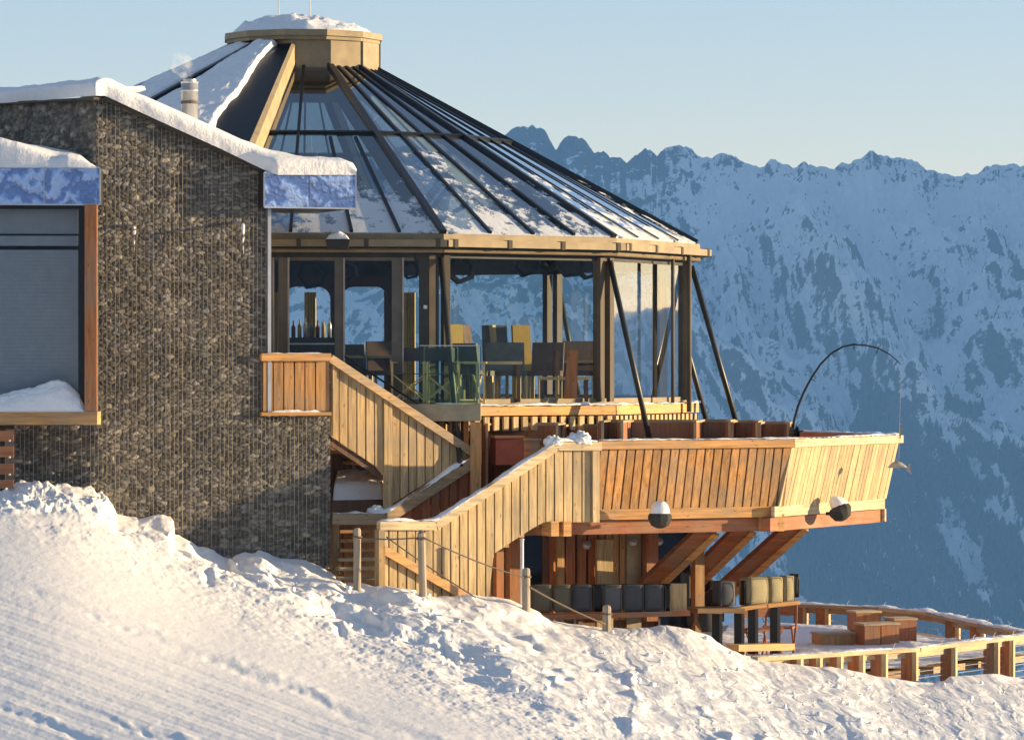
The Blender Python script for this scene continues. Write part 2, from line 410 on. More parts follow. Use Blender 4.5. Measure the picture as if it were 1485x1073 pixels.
def terrain():
    us = np.concatenate([np.linspace(-700, -20, 60)[:-1], np.linspace(-20, 1505, 1250), np.linspace(1505, 2300, 60)[1:]])
    t = np.concatenate([np.linspace(-1.0, 0, 24)[:-1], np.linspace(0, 1, 330), 1 + np.linspace(0, 1, 30)[1:], 2 + np.linspace(0, 1, 24)[1:]])
    U, T = np.meshgrid(us, t, indexing='ij')
    yc, dc, db = ip(YC, U), ip(DC, U), ip(DB, U)
    us_ = np.linspace(-900, 2500, 681); k_ = np.exp(-(np.arange(-40, 41) * 5 / 90.) ** 2); k_ /= k_.sum()
    ysm = np.convolve(np.pad(ip(YC, us_), 40, mode='edge'), k_, mode='valid')
    ycs = np.interp(U, us_, ysm)
    k2 = np.exp(-(np.arange(-60, 61) * 5 / 180.) ** 2); k2 /= k2.sum()
    db = np.interp(U, us_, np.convolve(np.pad(ip(DB, us_), 60, mode='edge'), k2, mode='valid'))
    dcs = np.interp(U, us_, np.convolve(np.pad(ip(DC, us_), 60, mode='edge'), k2, mode='valid'))
    zc = (HY - ycs) / F * dcs; zcd = (HY - yc) / F * dc - zc; zb = -(1073 - HY) / F * db * np.interp(U, [-700, 2300], [1.0, 1.0])
    zback = np.interp(U, [-700, 478, 520, 770, 1000, 2300], [-3.4, -4.0, -4.6, -5.2, -5.6, -6.0])
    v = np.clip(T, 0, 1)
    D = np.where(T < 0, (1 + T) * db, np.where(T <= 1, db + (dcs - db) * v + (dc - dcs) * sstep(.72, 1, v), np.where(T <= 2, dc + (T - 1) * 1.6, dc + 1.6 + (T - 2) * 26)))
    D = np.maximum(D, .01)
    # bank profile: gentle piste below, steep bank towards the crest further right
    k = np.interp(U, us_, np.convolve(np.pad(np.interp(us_, [-700, 0, 300, 742, 1100, 1485, 2300], [.0, .0, .25, .5, .45, .3, .2]), 60, mode='edge'), k2, mode='valid'))
    prof = v * (1 - k) + k * v ** 2.6
    z = zb + (zc - zb) * prof
    z = z + np.where(T <= 1, sstep(.80, 1, v) ** 1.5, 1 - sstep(1.0, 1.6, T)) * zcd
    zn = -1.75 + (zb + 1.75) * (1 + np.clip(T, -1, 0))
    z = np.where(T < 0, zn, z)
    bk = np.clip(T - 1, 0, 1)
    z = np.where(T > 1, (zc + zcd * (1 - sstep(1.0, 1.6, T))) + (np.minimum(zback, zc - .2) - zc) * sstep(0, 1, bk), z)
    z = np.where(T > 2, z - (T - 2) * 3.0, z)
    X = (U - CX) / F * D
    py = HY - z / D * F
    edge = 765 + (U - 160) * .44                     # lower edge of the rough bank
    rough = sstep(-30, 45, edge - py) * sstep(-.2, .0, T)
    rough = np.where(U < 190, rough * sstep(40, 190, U) + (U < 190) * .0, rough)
    heap = sstep(.86, .95, v) * (1 - sstep(150, 172, U)) * (T <= 2)      # the piled heap left of the wall
    fade = 1 - sstep(1.0, 1.9, T)
    Xs, Ds = X, D
    low = fbm(Xs * .9 + Ds * .15, Ds * .35, 4, 1)
    lump = fbm(Xs * 2.6 + Ds * .5, Ds * 1.1 - Xs * .3, 5, 2, .45)
    streak = ridg(Xs * 2.2 + Ds * 1.2, Ds * .55 - Xs * .2, 4, 4)
    crust = np.maximum(0, fbm(Xs * 5.2, Ds * 2.6, 4, 6, .6) - .05)
    fine = fbm(Xs * 11, Ds * 5, 3, 8)
    patch = np.clip(sstep(-.15, .35, fbm(Xs * .55, Ds * .22, 3, 77)) * .8 + np.exp(-((edge - py - 25) / 38) ** 2) * .6 * (U < 900), 0, 1) * np.interp(U, [0, 700, 950, 1485], [1, 1, .4, .3])
    med = sstep(-90, 10, edge - py)
    rt = sstep(560, 900, U)
    dg = fbm((U - .80 * py) / 26., (py + .5 * U) / 150., 5, 140, .5) * .75 + fbm((U - .80 * py) / 80., (py + .5 * U) / 260., 3, 144) * .9
    dz = rough * rt * (dg * .036 + fbm((U - .8 * py) / 9., (py + .5 * U) / 30., 4, 148) * .008) + rough * (1 - .78 * rt) * (low * .26 + lump * .022 + patch * lump * .075 + (streak - .55) * (.035 + .05 * patch) + patch * crust * .035 + fine * .005)
    dz += med * (1 - rough) * (lump * .035 + fine * .012)
    dz += .0035 * fine + .012 * fbm(Xs * .8, Ds * .35, 3, 9)
    dz += heap * (np.maximum(0, fbm(Xs * 3.3, Ds * 2.1, 5, 12, .6) + .1) * .26 + crust * .1)
    # crisp right edge damping: keep crest near the traced line
    dz *= np.where(T <= 1, 1 - .35 * sstep(.9, 1, v), .65 * fade)
    # groomer tracks (run diagonally down the piste)
    for (y0, sl_, wd, dp, seed) in ((843, .377, 7, .014, 1), (985, .36, 5, .012, 3), (1030, .34, 5, .012, 5)):
        yl = y0 + U * sl_ + 5 * fbm(U / 90., U * 0, 3, seed) * 2
        g = np.exp(-((py - yl) / wd) ** 2); g2 = np.exp(-((py - yl + wd * 1.8) / wd) ** 2)
        teeth = .1 + 1.3 * vn(U / 14.0, py / 9.0, seed) * vn(U / 90., py / 50., seed + 2) * 1.8
        dz += (T > -.1) * (T < 1) * (U < 900) * (-g * dp + g2 * dp * .8) * teeth
    for kk in range(26):
        yl = 870 + kk * 11.0 + U * .365
        dz += (T > -.1) * (T < 1) * (1 - rough) * (1 - med * .6) * np.exp(-((py - yl) / 2.4) ** 2) * .0045 * (1 if kk % 2 else -1)
    # deeper scrapes and prints
    rs = np.random.RandomState(3)
    for kk in range(26):
        cx = rs.uniform(170, 1500); e = 765 + (cx - 160) * .44
        cy = rs.uniform(e - 130, e + 6)
        cyc = ip(YC, cx)
        if cy < cyc + 12: cy = cyc + 12 + rs.rand() * 60
        sx, sy, an = rs.uniform(5, 20), rs.uniform(3, 7), rs.uniform(.2, .9)
        du, dv = U - cx, py - cy
        a_, b_ = du * math.cos(an) + dv * math.sin(an), -du * math.sin(an) + dv * math.cos(an)
        dz += (T > 0) * (T < 1) * (-rs.uniform(.03, .09) * (1 if cx < 850 else .45) * np.exp(-(a_ / sx) ** 2 - (b_ / sy) ** 2) + .06 * np.exp(-(a_ / sx) ** 2 - ((b_ + sy * 1.7) / sy) ** 2))
    z = z + dz
    dx = rough * (T < 1.5) * .10 * fbm(Xs * 3, Ds * 1.4 + z * 3, 3, 15)
    Pn = np.stack([X + dx, D, z], -1)
    o = grid_mesh('snow_slope', Pn, M['snow_ground'])
    tag(o, kind='structure')
    rs = np.random.RandomState(21); bmm = __import__('bmesh'); bm = bmm.new(); bmm.ops.create_icosphere(bm, subdivisions=2, radius=1)
    base = np.array([v.co[:] for v in bm.verts]); bf = [[v.index for v in f.verts] for f in bm.faces]; bm.free()
    wgt = (rough * np.clip(patch + .12, 0, 1) * (T > .08) * (T < .97) * (U > -20) * (U < 1500)).reshape(-1); wgt = wgt / wgt.sum()
    pk = rs.choice(wgt.size, 420, p=wgt); Pf = Pn.reshape(-1, 3); allv = []; allf = []
    for q, i in enumerate(pk):
        rr = .008 + .040 * rs.rand() ** 4
        v = base * (1 + .35 * fbm(base[:, :1] * 1.3 + q, base[:, 1:2] * 1.3 + base[:, 2:] * 2, 2, 3)) * rr * rs.uniform(.7, 1.3, 3) + Pf[i] + (0, 0, rr * .25)
        allv.append(v); allf += [tuple(a + q * len(base) for a in f) for f in bf]
    me = bpy.data.meshes.new('snow_clods'); me.from_pydata(np.concatenate(allv).tolist(), [], allf); me.materials.append(M['snow']); me.polygons.foreach_set('use_smooth', [True] * len(me.polygons))
    oc = bpy.data.objects.new('snow_clods', me); col.objects.link(oc); tag(oc, 'small clods of broken snow strewn over the bank', 'snow', kind='stuff')
    return Pn

TERR = terrain()

# ------------------------------------------------------------------ mountains
RID = [(-3000, 150), (-1500, 120), (-600, 190), (0, 250), (200, 235), (450, 240), (640, 232), (700, 222), (735, 200), (750, 192), (770, 188), (790, 196), (800, 214), (806, 222), (815, 208), (835, 206), (850, 211), (862, 224), (875, 221), (885, 230), (900, 225), (908, 234), (925, 228), (945, 216), (953, 224), (965, 210), (985, 204), (1000, 206), (1012, 215), (1030, 222), (1060, 221), (1080, 228), (1110, 240), (1125, 234), (1150, 240), (1165, 233), (1185, 236), (1205, 240), (1230, 238), (1248, 226), (1266, 221), (1285, 232), (1310, 240), (1340, 244), (1362, 256), (1390, 259), (1420, 254), (1450, 248), (1470, 240), (1500, 236), (1600, 200), (1760, 60), (2000, -260), (2600, -400), (3900, -450), (5200, -450)]  # right end: unseen ridge raised to block the sun from the slope
def mnt(U, D):
    yr0 = ip(RID, U)
    us_ = np.linspace(-3200, 5400, 1721); k_ = np.exp(-(np.arange(-40, 41) * 5 / 80.) ** 2); k_ /= k_.sum()
    yr = np.interp(U, us_, np.convolve(np.pad(ip(RID, us_), 40, mode='edge'), k_, mode='valid'))
    Dr = 6000.
    zr = (HY - yr) / F * Dr
    X = (U - CX) / F * D
    t = (D - 3300) / (Dr - 3300)
    tt = np.clip(t, 0, 1)
    base = -760 + (zr + 760) * (tt * .72 + .28 * tt ** 2.2)
    back = np.clip(D - Dr, 0, 1e9)
    base = base + (yr - yr0) / F * Dr * sstep(.84, 1.0, t)
    base = base - back * .75
    a = sstep(0, .25, t) * (1 - .80 * sstep(.80, 1.0, tt)) + .02
    wx = X + 120 * fbm(X / 500., D / 900., 3, 31); wd = D + 160 * fbm(X / 420., D / 700., 3, 33)
    g = ridg(wx / 240. + wd / 900., wd / 1500., 6, 20, .52) - .55
    h = fbm(wx / 90., wd / 130., 6, 22, .55)
    z = base + a * (g * 250 + h * 62) + (1 - np.abs(tt - 1)) ** 6 * fbm(X / 26., D / 60., 4, 27, .6) * 12 * (back < 300)
    vall = D < 3300
    z = np.where(vall, np.interp(D, [60, 84, 500, 1800, 3300], [-9.5, -11, -190, -640, -760]) + sstep(300, 1500, D) * 30 * fbm(X / 300., D / 300., 4, 40), z)
    return X, z
def mountains():
    us = np.concatenate([np.linspace(-3000, 560, 150)[:-1], np.linspace(560, 1500, 760), np.linspace(1500, 2650, 90)[1:]])
    Ds = np.concatenate([np.geomspace(76, 3200, 40)[:-1], np.linspace(3200, 4300, 120)[:-1], np.linspace(4300, 6060, 420)[:-1], np.geomspace(6060, 8000, 10)])
    U, D = np.meshgrid(us, Ds, indexing='ij')
    X, z = mnt(U, D)
    py = HY - z / D * F
    # where bare rock is likelier (its own pattern on the slope)
    rk = .14 + .42 * (1 - sstep(880, 1040, U)) * (1 - sstep(330, 560, py))
    rk += .22 * np.exp(-((U - 1010) / 60) ** 2 - ((py - 260) / 60) ** 2) + .30 * (1 - sstep(0, 42, py - ip(RID, U)))
    rk += .12 * np.exp(-((U - 1330) / 150) ** 2 - ((py - 350) / 40) ** 2) + .12 * np.exp(-((U - 1130) / 60) ** 2 - ((py - 470) / 80) ** 2)
    rk -= .18 * np.exp(-((U - 1200) / 140) ** 2 - ((py - 440) / 90) ** 2)
    o = grid_mesh('mountains', np.stack([X, D, z], -1), M['mountain'], attrs={'rock': rk})
    tag(o, kind='structure')
def mountain_mat():
    m, n, l, b = mat('snowy_rock')
    ge = nd(n, 'ShaderNodeNewGeometry'); sx = nd(n, 'ShaderNodeSeparateXYZ'); l.new(ge.outputs['Normal'], sx.inputs[0])
    v = coords(n, l, (1, 1, 1))
    f = noise(n, l, v, .026, 9, .75); f2 = noise(n, l, v, .15, 7, .75)
    at = nd(n, 'ShaderNodeAttribute', attribute_name='rock')
    a = nd(n, 'ShaderNodeMath', operation='MULTIPLY_ADD'); l.new(f, a.inputs[0]); a.inputs[1].default_value = 1.7; l.new(at.outputs['Fac'], a.inputs[2])
    a2 = nd(n, 'ShaderNodeMath', operation='MULTIPLY_ADD'); l.new(f2, a2.inputs[0]); a2.inputs[1].default_value = .95; l.new(a.outputs[0], a2.inputs[2])
    a3 = nd(n, 'ShaderNodeMath', operation='MULTIPLY_ADD'); l.new(sx.outputs['Z'], a3.inputs[0]); a3.inputs[1].default_value = -1.3; l.new(a2.outputs[0], a3.inputs[2])
    k = ramp(n, l, a3.outputs[0], [(.77, (0, 0, 0)), (.86, (1, 1, 1))])
    rc = ramp(n, l, f2, [(.3, (.04, .04, .045)), (.7, (.12, .115, .11))])
    l.new(mixc(n, l, k, (.90, .95, .99), rc), b.inputs['Base Color']); b.inputs['Roughness'].default_value = .9
    b.inputs['Specular IOR Level'].default_value = .1
    bump(n, l, b, a2.outputs[0], .8, 9)
    return m
M['mountain'] = mountain_mat()
mountains()
def back_hills():
    # unseen side and rear ranges added to darken glass reflections, low enough for sun
    az = np.linspace(R_(34), R_(326), 420); rr = np.concatenate([np.geomspace(200, 1500, 24)[:-1], np.linspace(1500, 2600, 50)])
    Az, Rr = np.meshgrid(az, rr, indexing='ij')
    el = .5 + 3.3 * sstep(R_(86), R_(104), Az) - .0 + (.3 + 1.0 * sstep(R_(86), R_(104), Az)) * fbm(Az * 4, Az * 0 + 1, 5, 120) + 1.6 * sstep(R_(125), R_(175), Az)
    Rm = 2200.; top = np.tan(np.radians(el)) * Rm
    t = np.clip((Rr - 700) / (Rm - 700), 0, 1)
    X, Y = Rr * np.sin(Az), Rr * np.cos(Az)
    z = -30 - 400 * sstep(150, 700, Rr) * (1 - t) * 1.0 + (top + 30) * t ** 1.3 - np.clip(Rr - Rm, 0, 1e9) * .6
    z = z + t * (1 - .7 * sstep(.85, 1, t)) * ((ridg(X / 300., Y / 300., 5, 121) - .5) * 190 + fbm(X / 90., Y / 90., 5, 122) * 50)
    tag(grid_mesh('added_hills', np.stack([X, Y, z], -1), M['mountain'], attrs={'rock': .30 + 0 * z}), kind='structure')
back_hills()

def forest():
    rs = np.random.RandomState(9)
    n = 70000
    U = rs.uniform(960, 1500, n); D = rs.uniform(3350, 5300, n)
    X, z = mnt(U, D); py = HY - z / D * F
    # stands of trees, broken by avalanche gullies running down to the right
    nz = fbm(X / 60., D / 160., 4, 50); nz2 = fbm(X / 22., D / 60., 3, 52)
    def blob(cx, cy, sx, sy, k): return k * np.exp(-((U - cx) / sx) ** 2 - ((py - cy) / sy) ** 2)
    dens = -0.75 + blob(1270, 850, 170, 130, 1.7) + blob(1345, 690, 75, 60, 1.7) + blob(1395, 585, 38, 32, 1.1) + blob(1265, 620, 26, 45, 1.2)
    dens += blob(1290, 700, 40, 90, .8) + blob(1480, 700, 40, 70, 1.0) + blob(1250, 740, 110, 80, .9) + blob(1450, 850, 120, 80, .9)
    for (x0, y0, x1, y1, wd) in ((1300, 590, 1420, 860, 15), (1360, 760, 1440, 880, 14), (1420, 660, 1470, 770, 14), (1335, 700, 1370, 760, 12)):
        dx, dy = x1 - x0, y1 - y0; L = math.hypot(dx, dy); t = ((U - x0) * dx + (py - y0) * dy) / L / L; d = abs((U - x0) * dy - (py - y0) * dx) / L
        dens -= 2.0 * np.exp(-(d / wd) ** 2) * (t > 0) * (t < 1)
    ok = (dens + nz * .9 + nz2 * .5 > .1) & (py > 540) & (py < 1000)
    sel = np.nonzero(ok)[0][:15000]
    vs = []; fs = []; ti = []; c = 0
    K = 5; vv = np.zeros((len(sel), K * 2 + 1 + K, 3)); ff = []
    for q, i in enumerate(sel):
        h = rs.uniform(9, 22); r = h * .2
        base = np.array([X[i], D[i], z[i] - 1.5]); a0 = rs.rand() * 6
        for k in range(K):
            a = a0 + 2 * math.pi * k / K; ca, sa = math.cos(a), math.sin(a)
            vv[q, k] = base + (ca * r, sa * r, h * .1); vv[q, K + k] = base + (ca * r * .45, sa * r * .45, h * .52); vv[q, 2 * K + k] = base + (ca * r * .72, sa * r * .72, h * .48)
        vv[q, 3 * K] = base + (0, 0, h)
        o = q * (3 * K + 1)
        for k in range(K):
            k2 = (k + 1) % K
            ff.append((o + k, o + k2, o + K + k2, o + K + k)); ff.append((o + 2 * K + k, o + 2 * K + k2, o + 3 * K))
    me = bpy.data.meshes.new('forest'); me.from_pydata(vv.reshape(-1, 3).tolist(), [], ff); me.materials.append(M['conifer'])
    o = bpy.data.objects.new('forest', me); col.objects.link(o)
    tag(o, 'dark conifer forest in stands on the shaded lower mountainside', 'forest', kind='stuff')
M['conifer'] = plain('conifer', (.028, .042, .030), .9, .4, .3, 0)
forest()

# ------------------------------------------------------------------ gabion building
gb = thing('stone_building', G.pt(1.8, -3.6), 'tall building clad in caged grey brown stones with thick snow on its sloping roof', 'building')
def gabion_wall(name, pl, s0, s1, ztop, zbot, parent, cell=.092, seed=1, depth=.035, tone=1.0, step=.018):
    nu = max(4, int((s1 - s0) / step)); zt_max = max(ztop(s0), ztop(s1), ztop((s0 + s1) / 2)); nv = int((zt_max - zbot) / step)
    S, Vv = np.meshgrid(np.linspace(s0, s1, nu), np.linspace(0, 1, nv), indexing='ij')
    zt = np.array([ztop(x) for x in S[:, 0]])[:, None]
    Z = zbot + (zt - zbot) * Vv
    cs, cz = cell * 1.3, cell * .66
    ws = S + .02 * fbm(S * 9, Z * 9, 2, seed); wz = Z + .02 * fbm(S * 9 + 30, Z * 9, 2, seed)
    gi = np.floor(ws / cs).astype(int); gj = np.floor(wz / cz).astype(int)
    f1 = np.full(S.shape, 9.); f2 = np.full(S.shape, 9.); idr = np.zeros(S.shape); idq = np.zeros(S.shape)
    for a in (-1, 0, 1):
        for b in (-1, 0, 1):
            ii, jj = gi + a, gj + b
            h1 = _perm[(ii * 7 + seed * 13) & 511, (jj * 3) & 511]; h2 = _perm[(ii * 5 + 91) & 511, (jj * 11 + seed) & 511]
            d = np.hypot((ws - (ii + h1) * cs) / cs, (wz - (jj + h2) * cz) / cz)
            h3 = _perm[(ii * 3 + 17) & 511, (jj * 13 + 5) & 511]; h4 = _perm[(ii + 211) & 511, (jj * 7 + 57) & 511]
            n1 = d < f1; f2 = np.where(n1, f1, np.minimum(f2, d)); idr = np.where(n1, h3, idr); idq = np.where(n1, h4, idq); f1 = np.where(n1, d, f1)
    edge = np.clip((f2 - f1) * 2.2, 0, 1)
    h = depth * (edge ** .6 * (.45 + .55 * idr) - .55) + .006 * fbm(S * 40, Z * 40, 3, 3)
    val = (.10 + .24 * idr ** 1.3 + .16 * (idr > .94) * idq) * tone
    big = 1 + .35 * fbm(S * 1.2, Z * 1.6, 3, 44)
    c = np.stack([val * (.97 + .12 * idq), val * (.90 + .05 * idq), val * (.84 - .14 * idq)], -1) * (.35 + .65 * edge[..., None] ** .5) * big[..., None]
    Pn = np.zeros(S.shape + (3,))
    Pn[..., 0] = pl.O.x + pl.d.x * S + pl.n.x * h; Pn[..., 1] = pl.O.y + pl.d.y * S + pl.n.y * h; Pn[..., 2] = Z
    return grid_mesh(name, Pn, M['gabion'], parent, attrs={'stone': c}, smooth=False)
sL = 0.0; sR1 = G.s_of(388); sR2 = G.s_of(479)
zA, zB = G.at(145, 139)[1], G.at(388, 247)[1]
ztop1 = lin([(sL, zA), (G.s_of(155), G.at(155, 141)[1]), (sR1, zB)])
zbal = G.at(430, 604)[1]
w1 = gabion_wall('stone_wall', G, sL, sR1, ztop1, -4.3, gb)
w2 = gabion_wall('stone_wall', G, sR1 + .002, sR2, lambda s: zbal, -4.3, gb, seed=2)
# left shaded face and lower left wing
GL = Plane(140, 55.1, -52)
gl0 = GL.s_of(-90)
gabion_wall('stone_wall', GL, gl0, -.01, lin([(gl0, GL.at(-90, 158)[1]), (-.01, GL.at(139, 141)[1])]), G.at(140, 300)[1], gb, seed=3, step=.03)
GW = Plane(140, 55.05, 6)
gw0 = GW.s_of(21)
zled = GW.at(80, 617)[1]
gabion_wall('stone_wall', GW, gw0, .02, lambda s: zled, -3.9, gb, seed=4)
# wires of the cages
mb = MB()
s = sL + .02
while s < sR2:
    zt = ztop1(s) - .02 if s < sR1 else zbal
    mb.bar(G.pt(s, -4.2, .03), G.pt(s, zt, .03), .005, .005, up=G.n, tint=random.uniform(.5, 1.2)); s += .062
s = gw0 + .02
while s < 0:
    mb.bar(GW.pt(s, -3.8, .03), GW.pt(s, zled, .03), .005, .005, up=GW.n, tint=random.uniform(.5, 1.2)); s += .062
for z in np.arange(-4, 2.2, .52):
    e = min(sR2 if z < zbal else sR1, 99)
    if z > zB: e = sL + (sR1 - sL) * (zA - z) / (zA - zB)
    if e > .2: mb.bar(G.pt(0, z, .035), G.pt(e, z, .035), .006, .006, tint=.3)
mb.build('wire_cage', M['wire'], w1)
# solid body behind the cladding
mb = MB()
mb.prism([G.pt(.02, -4.3, -.06), G.pt(sR1 - .02, -4.3, -.06), G.pt(sR1 - .02, zB - .05, -.06), G.pt(.02, zA - .05, -.06)], -G.n * .8, 1)
mb.prism([G.pt(sR1 - .01, -4.3, -.06), G.pt(sR2 - .02, -4.3, -.06), G.pt(sR2 - .02, zbal - .05, -.06), G.pt(sR1 - .01, zbal - .05, -.06)], -G.n * 1.2, 1)
p0 = G.pt(0, 0, -.08); pL = GL.pt(gl0, 0, -.05); pR = G.pt(sR1 - .03, 0, -.1)
bk = V((1.6, 4.2, 0))
mb.hexa([p0 + V((0, 0, 1)), pL + V((0, 0, 1)), pL + bk + V((0, 0, 1)), pR + V((0, .8, 1))], [p0 + V((0, 0, zA - .06)), pL + V((0, 0, GL.at(-90, 161)[1])), pL + bk + V((0, 0, zA - .3)), pR + V((0, .8, zB - .06))])
mb.build('building_core', M['concrete'], gb)
mb = MB(); mb.bar(G.pt(sR1 + .012, zbal, .01), G.pt(sR1 + .012, zB, .01), .05, .10, up=G.n, tint=1); mb.build('corner_trim', M['steel'], gb)
# lower gabion return wall on the right side (away from the viewer)
mb = MB(); mb.prism([G.pt(sR2, -4.3, -.03), G.pt(sR2, zbal, -.03), G.pt(sR2, zbal, -1.4), G.pt(sR2, -4.3, -1.4)], G.d * -.1, 1); mb.build('side_wall', M['concrete'], gb)

# spouts with icicles
for px, py, L in ((185, 326, .32), (342, 322, .42)):
    t, z = G.at(px, py)
    mb = MB(); q = G.pt(t, z, 0); e = G.pt(t + .02, z - .05, .32)
    mb.tube([q, e], .022, 8, 1); sp = mb.build('drain_spout', M['steel'], gb)
    mb = MB(); pts = [e + V((random.uniform(-.006, .006), 0, -L * k / 7)) for k in range(8)]
    mb.tube(pts, [.028 - .026 * k / 7 for k in range(8)], 7, 1); mb.build('icicle', M['snow'], sp, True)

# roof slab + canopy on the right + fascias with painted reflections
zc0, zc1 = G.at(450, 253)[1], G.at(450, 303)[1]
c0 = G.pt(G.s_of(383, .28), 0, .28); c1 = G.pt(G.s_of(516, .28), 0, .28)
mb = MB(); mb.hexa([c0 + V((0, 0, zc1)) - G.n * .03, c1 + V((0, 0, zc1)) - G.n * .03, c1 + V((0, 0, zc1)) - G.n * 1.9, c0 + V((0, 0, zc1)) - G.n * 1.9],
                   [c0 + V((0, 0, zc0)) - G.n * .03, c1 + V((0, 0, zc0)) - G.n * .03, c1 + V((0, 0, zc0)) - G.n * 1.9, c0 + V((0, 0, zc0)) - G.n * 1.9])
cn = mb.build('entrance_canopy', M['bronze_dark'], gb)
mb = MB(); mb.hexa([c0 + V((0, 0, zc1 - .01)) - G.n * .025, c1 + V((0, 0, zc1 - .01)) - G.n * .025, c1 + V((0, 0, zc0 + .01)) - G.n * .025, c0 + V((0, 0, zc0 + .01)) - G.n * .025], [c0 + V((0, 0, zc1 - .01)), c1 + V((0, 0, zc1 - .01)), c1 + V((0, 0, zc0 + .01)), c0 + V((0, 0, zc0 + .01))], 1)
mb.build('polished_panel', M['painted_reflection'], cn)
mb = MB()
for za in (zc1, zc0): mb.bar(c0 + V((0, 0, za)), c1 + V((0, 0, za)), .02, .02, tint=1)
mb.bar(c1 + V((0, 0, zc1)), c1 + V((0, 0, zc0)), .02, .02, tint=1); mb.bar(c0 + V((0, 0, zc1)), c0 + V((0, 0, zc0)), .02, .02, tint=1)
mm = (c0 + c1) / 2; mb.bar(mm + V((0, 0, zc1)), mm + V((0, 0, zc0)), .008, .012, tint=.8)
mb.build('edge_trim', M['steel'], cn)

def roof_snow():
    # follows the roof edge: flat left part (receding), slope down, flat canopy
    pts = []
    for px, yt, yb, pl, off in ((-80, 137, 158, GL, .12), (0, 131, 150, GL, .12), (60, 124, 146, GL, .12), (110, 119, 141, GL, .12), (138, 117, 139, GL, .14), (152, 118, 139, G, .15), (165, 122, 145, G, .15), (210, 139, 166, G, .15), (260, 161, 189, G, .15), (320, 188, 216, G, .15), (365, 209, 238, G, .17), (388, 219, 249, G, .25), (402, 223, 254, G, .31), (430, 226, 254, G, .31), (470, 230, 254, G, .31), (500, 232, 254, G, .31), (512, 236, 254, G, .31), (517, 246, 254, G, .31)):
        q = pl.p(px, yb, off); t = pl.p(px, yt, off)
        pts.append((q, t.z - q.z, pl))
    N = 260; K = 26; arr = np.zeros((N, K, 3))
    L = [0]
    for a, b in zip(pts, pts[1:]): L.append(L[-1] + (V(b[0]) - V(a[0])).length)
    for i in range(N):
        t = L[-1] * i / (N - 1); j = min(len(pts) - 2, max(0, np.searchsorted(L, t) - 1)); f = (t - L[j]) / (L[j + 1] - L[j])
        b = pts[j][0].lerp(pts[j + 1][0], f); h = pts[j][1] * (1 - f) + pts[j + 1][1] * f
        kk = min(1, max(0, (t - L[4] + .3) / .6)); back = V((.79 - 1.09 * kk, .62 + .33 * kk, 0))
        nz = float(fbm(np.array(t * 1.3), np.array(.3), 4)) * .03
        for k in range(K):
            if k < 9:
                a = k / 8 * math.pi / 2
                off = -.02 + .10 * math.cos(a) ** 1.0 - .10; zz = h * math.sin(a) ** .8
                q = b - back * (off * -1 + 0) * 0 + V((0, -(.05 * math.sin(a * 2)), zz)) + V((0, .12 * (1 - math.cos(a)), 0))
            else:
                dd = .12 + (k - 8) / (K - 9) * ((.45 + 2.95 * kk) if t < L[-1] * .74 else 1.5)
                q = b + back * dd + V((0, 0, h + nz + .06 * math.sin((k - 8) * .35) * 1 + (.05 * float(fbm(np.array(t * 1.7), np.array(dd * 1.7), 3)))))
            q = q + V((0, -.02 * float(fbm(np.array(t * 4.), np.array(k * .4), 3)), 0))
            arr[i, k] = q
    o = grid_mesh('roof_snow', arr, M['snow'])
    tag(o, 'thick rounded blanket of snow along the sloping roof of the stone clad building', 'snow', kind='stuff')
roof_snow()
mb = MB()
for (a, b, pl) in (((-80, 153), (140, 141), GL), ((150, 140), (388, 249), G)):
    pa = pl.p(a[0], a[1] + 2, .07); pb = pl.p(b[0], b[1] + 2, .07); mb.bar(pa, pb, .10, .035, tint=.6)
mb.build('roof_edge', M['frame'], gb)

# flue pipe
fl = thing('flue_pipe', P(275, 185, 56.6), 'shiny steel flue pipe rising through the snow of the stone building roof', 'chimney')
q = P(275, 185, 56.6)
mb = MB(); mb.lathe(q, [(.125, 0), (.125, .52), (.13, .52), (.13, .55), (.125, .55), (.125, .64)], 24, tint=1); mb.build('pipe', M['steel'], fl, True)
mb = MB(); mb.lathe(q + V((0, 0, .64)), [(.128, 0), (.135, .025), (.10, .03), (.10, .06), (.02, .07)], 24, tint=1); mb.build('rain_cap', M['steel'], fl)
mb = MB(); mb.lathe(q + V((0, 0, .34)), [(.129, 0), (.133, .02), (.129, .04)], 24, tint=1); mb.build('clamp_ring', M['frame'], fl)

# left wing: glazed bay with polished fascia
LW = Plane(145, 54.3, 4)
lw = thing('glazed_bay', LW.pt(-.9, -2.6), 'low glazed bay at the left edge with polished fascia painted with blue reflections and orange timber frame', 'bay window')
mb = MB(); a, b = LW.s_of(-60), LW.s_of(145)
zt_, zb_ = LW.at(70, 243)[1], LW.at(70, 297)[1]
mb.prism([LW.pt(a, zb_), LW.pt(b, zb_), LW.pt(b, zt_), LW.pt(a, zt_)], V((0, .04, 0)), 1); fa = mb.build('polished_panel', M['painted_reflection'], lw)
mb = MB(); mb.bar(LW.pt(a, zb_, .01), LW.pt(b, zb_, .01), .02, .02, tint=1); mb.bar(LW.pt(a, zt_, .01), LW.pt(b, zt_, .01), .02, .02, tint=1); mb.bar(LW.pt(b, zb_, .01), LW.pt(b, zt_, .01), .02, .02, tint=1); mb.bar(LW.pt(LW.s_of(64), zb_, .005), LW.pt(LW.s_of(64), zt_, .005), .012, .012, tint=.9)
mb.build('edge_trim', M['steel'], fa)
mb = MB(); mb.hexa([LW.pt(a, zb_ + .02, -.05), LW.pt(b, zb_ + .02, -.05), LW.pt(b, zb_ + .02, -.9), LW.pt(a, zb_ + .02, -2.2)], [LW.pt(a, zt_ - .02, -.05), LW.pt(b, zt_ - .02, -.05), LW.pt(b, zt_ - .02, -.9), LW.pt(a, zt_ - .02, -2.2)])
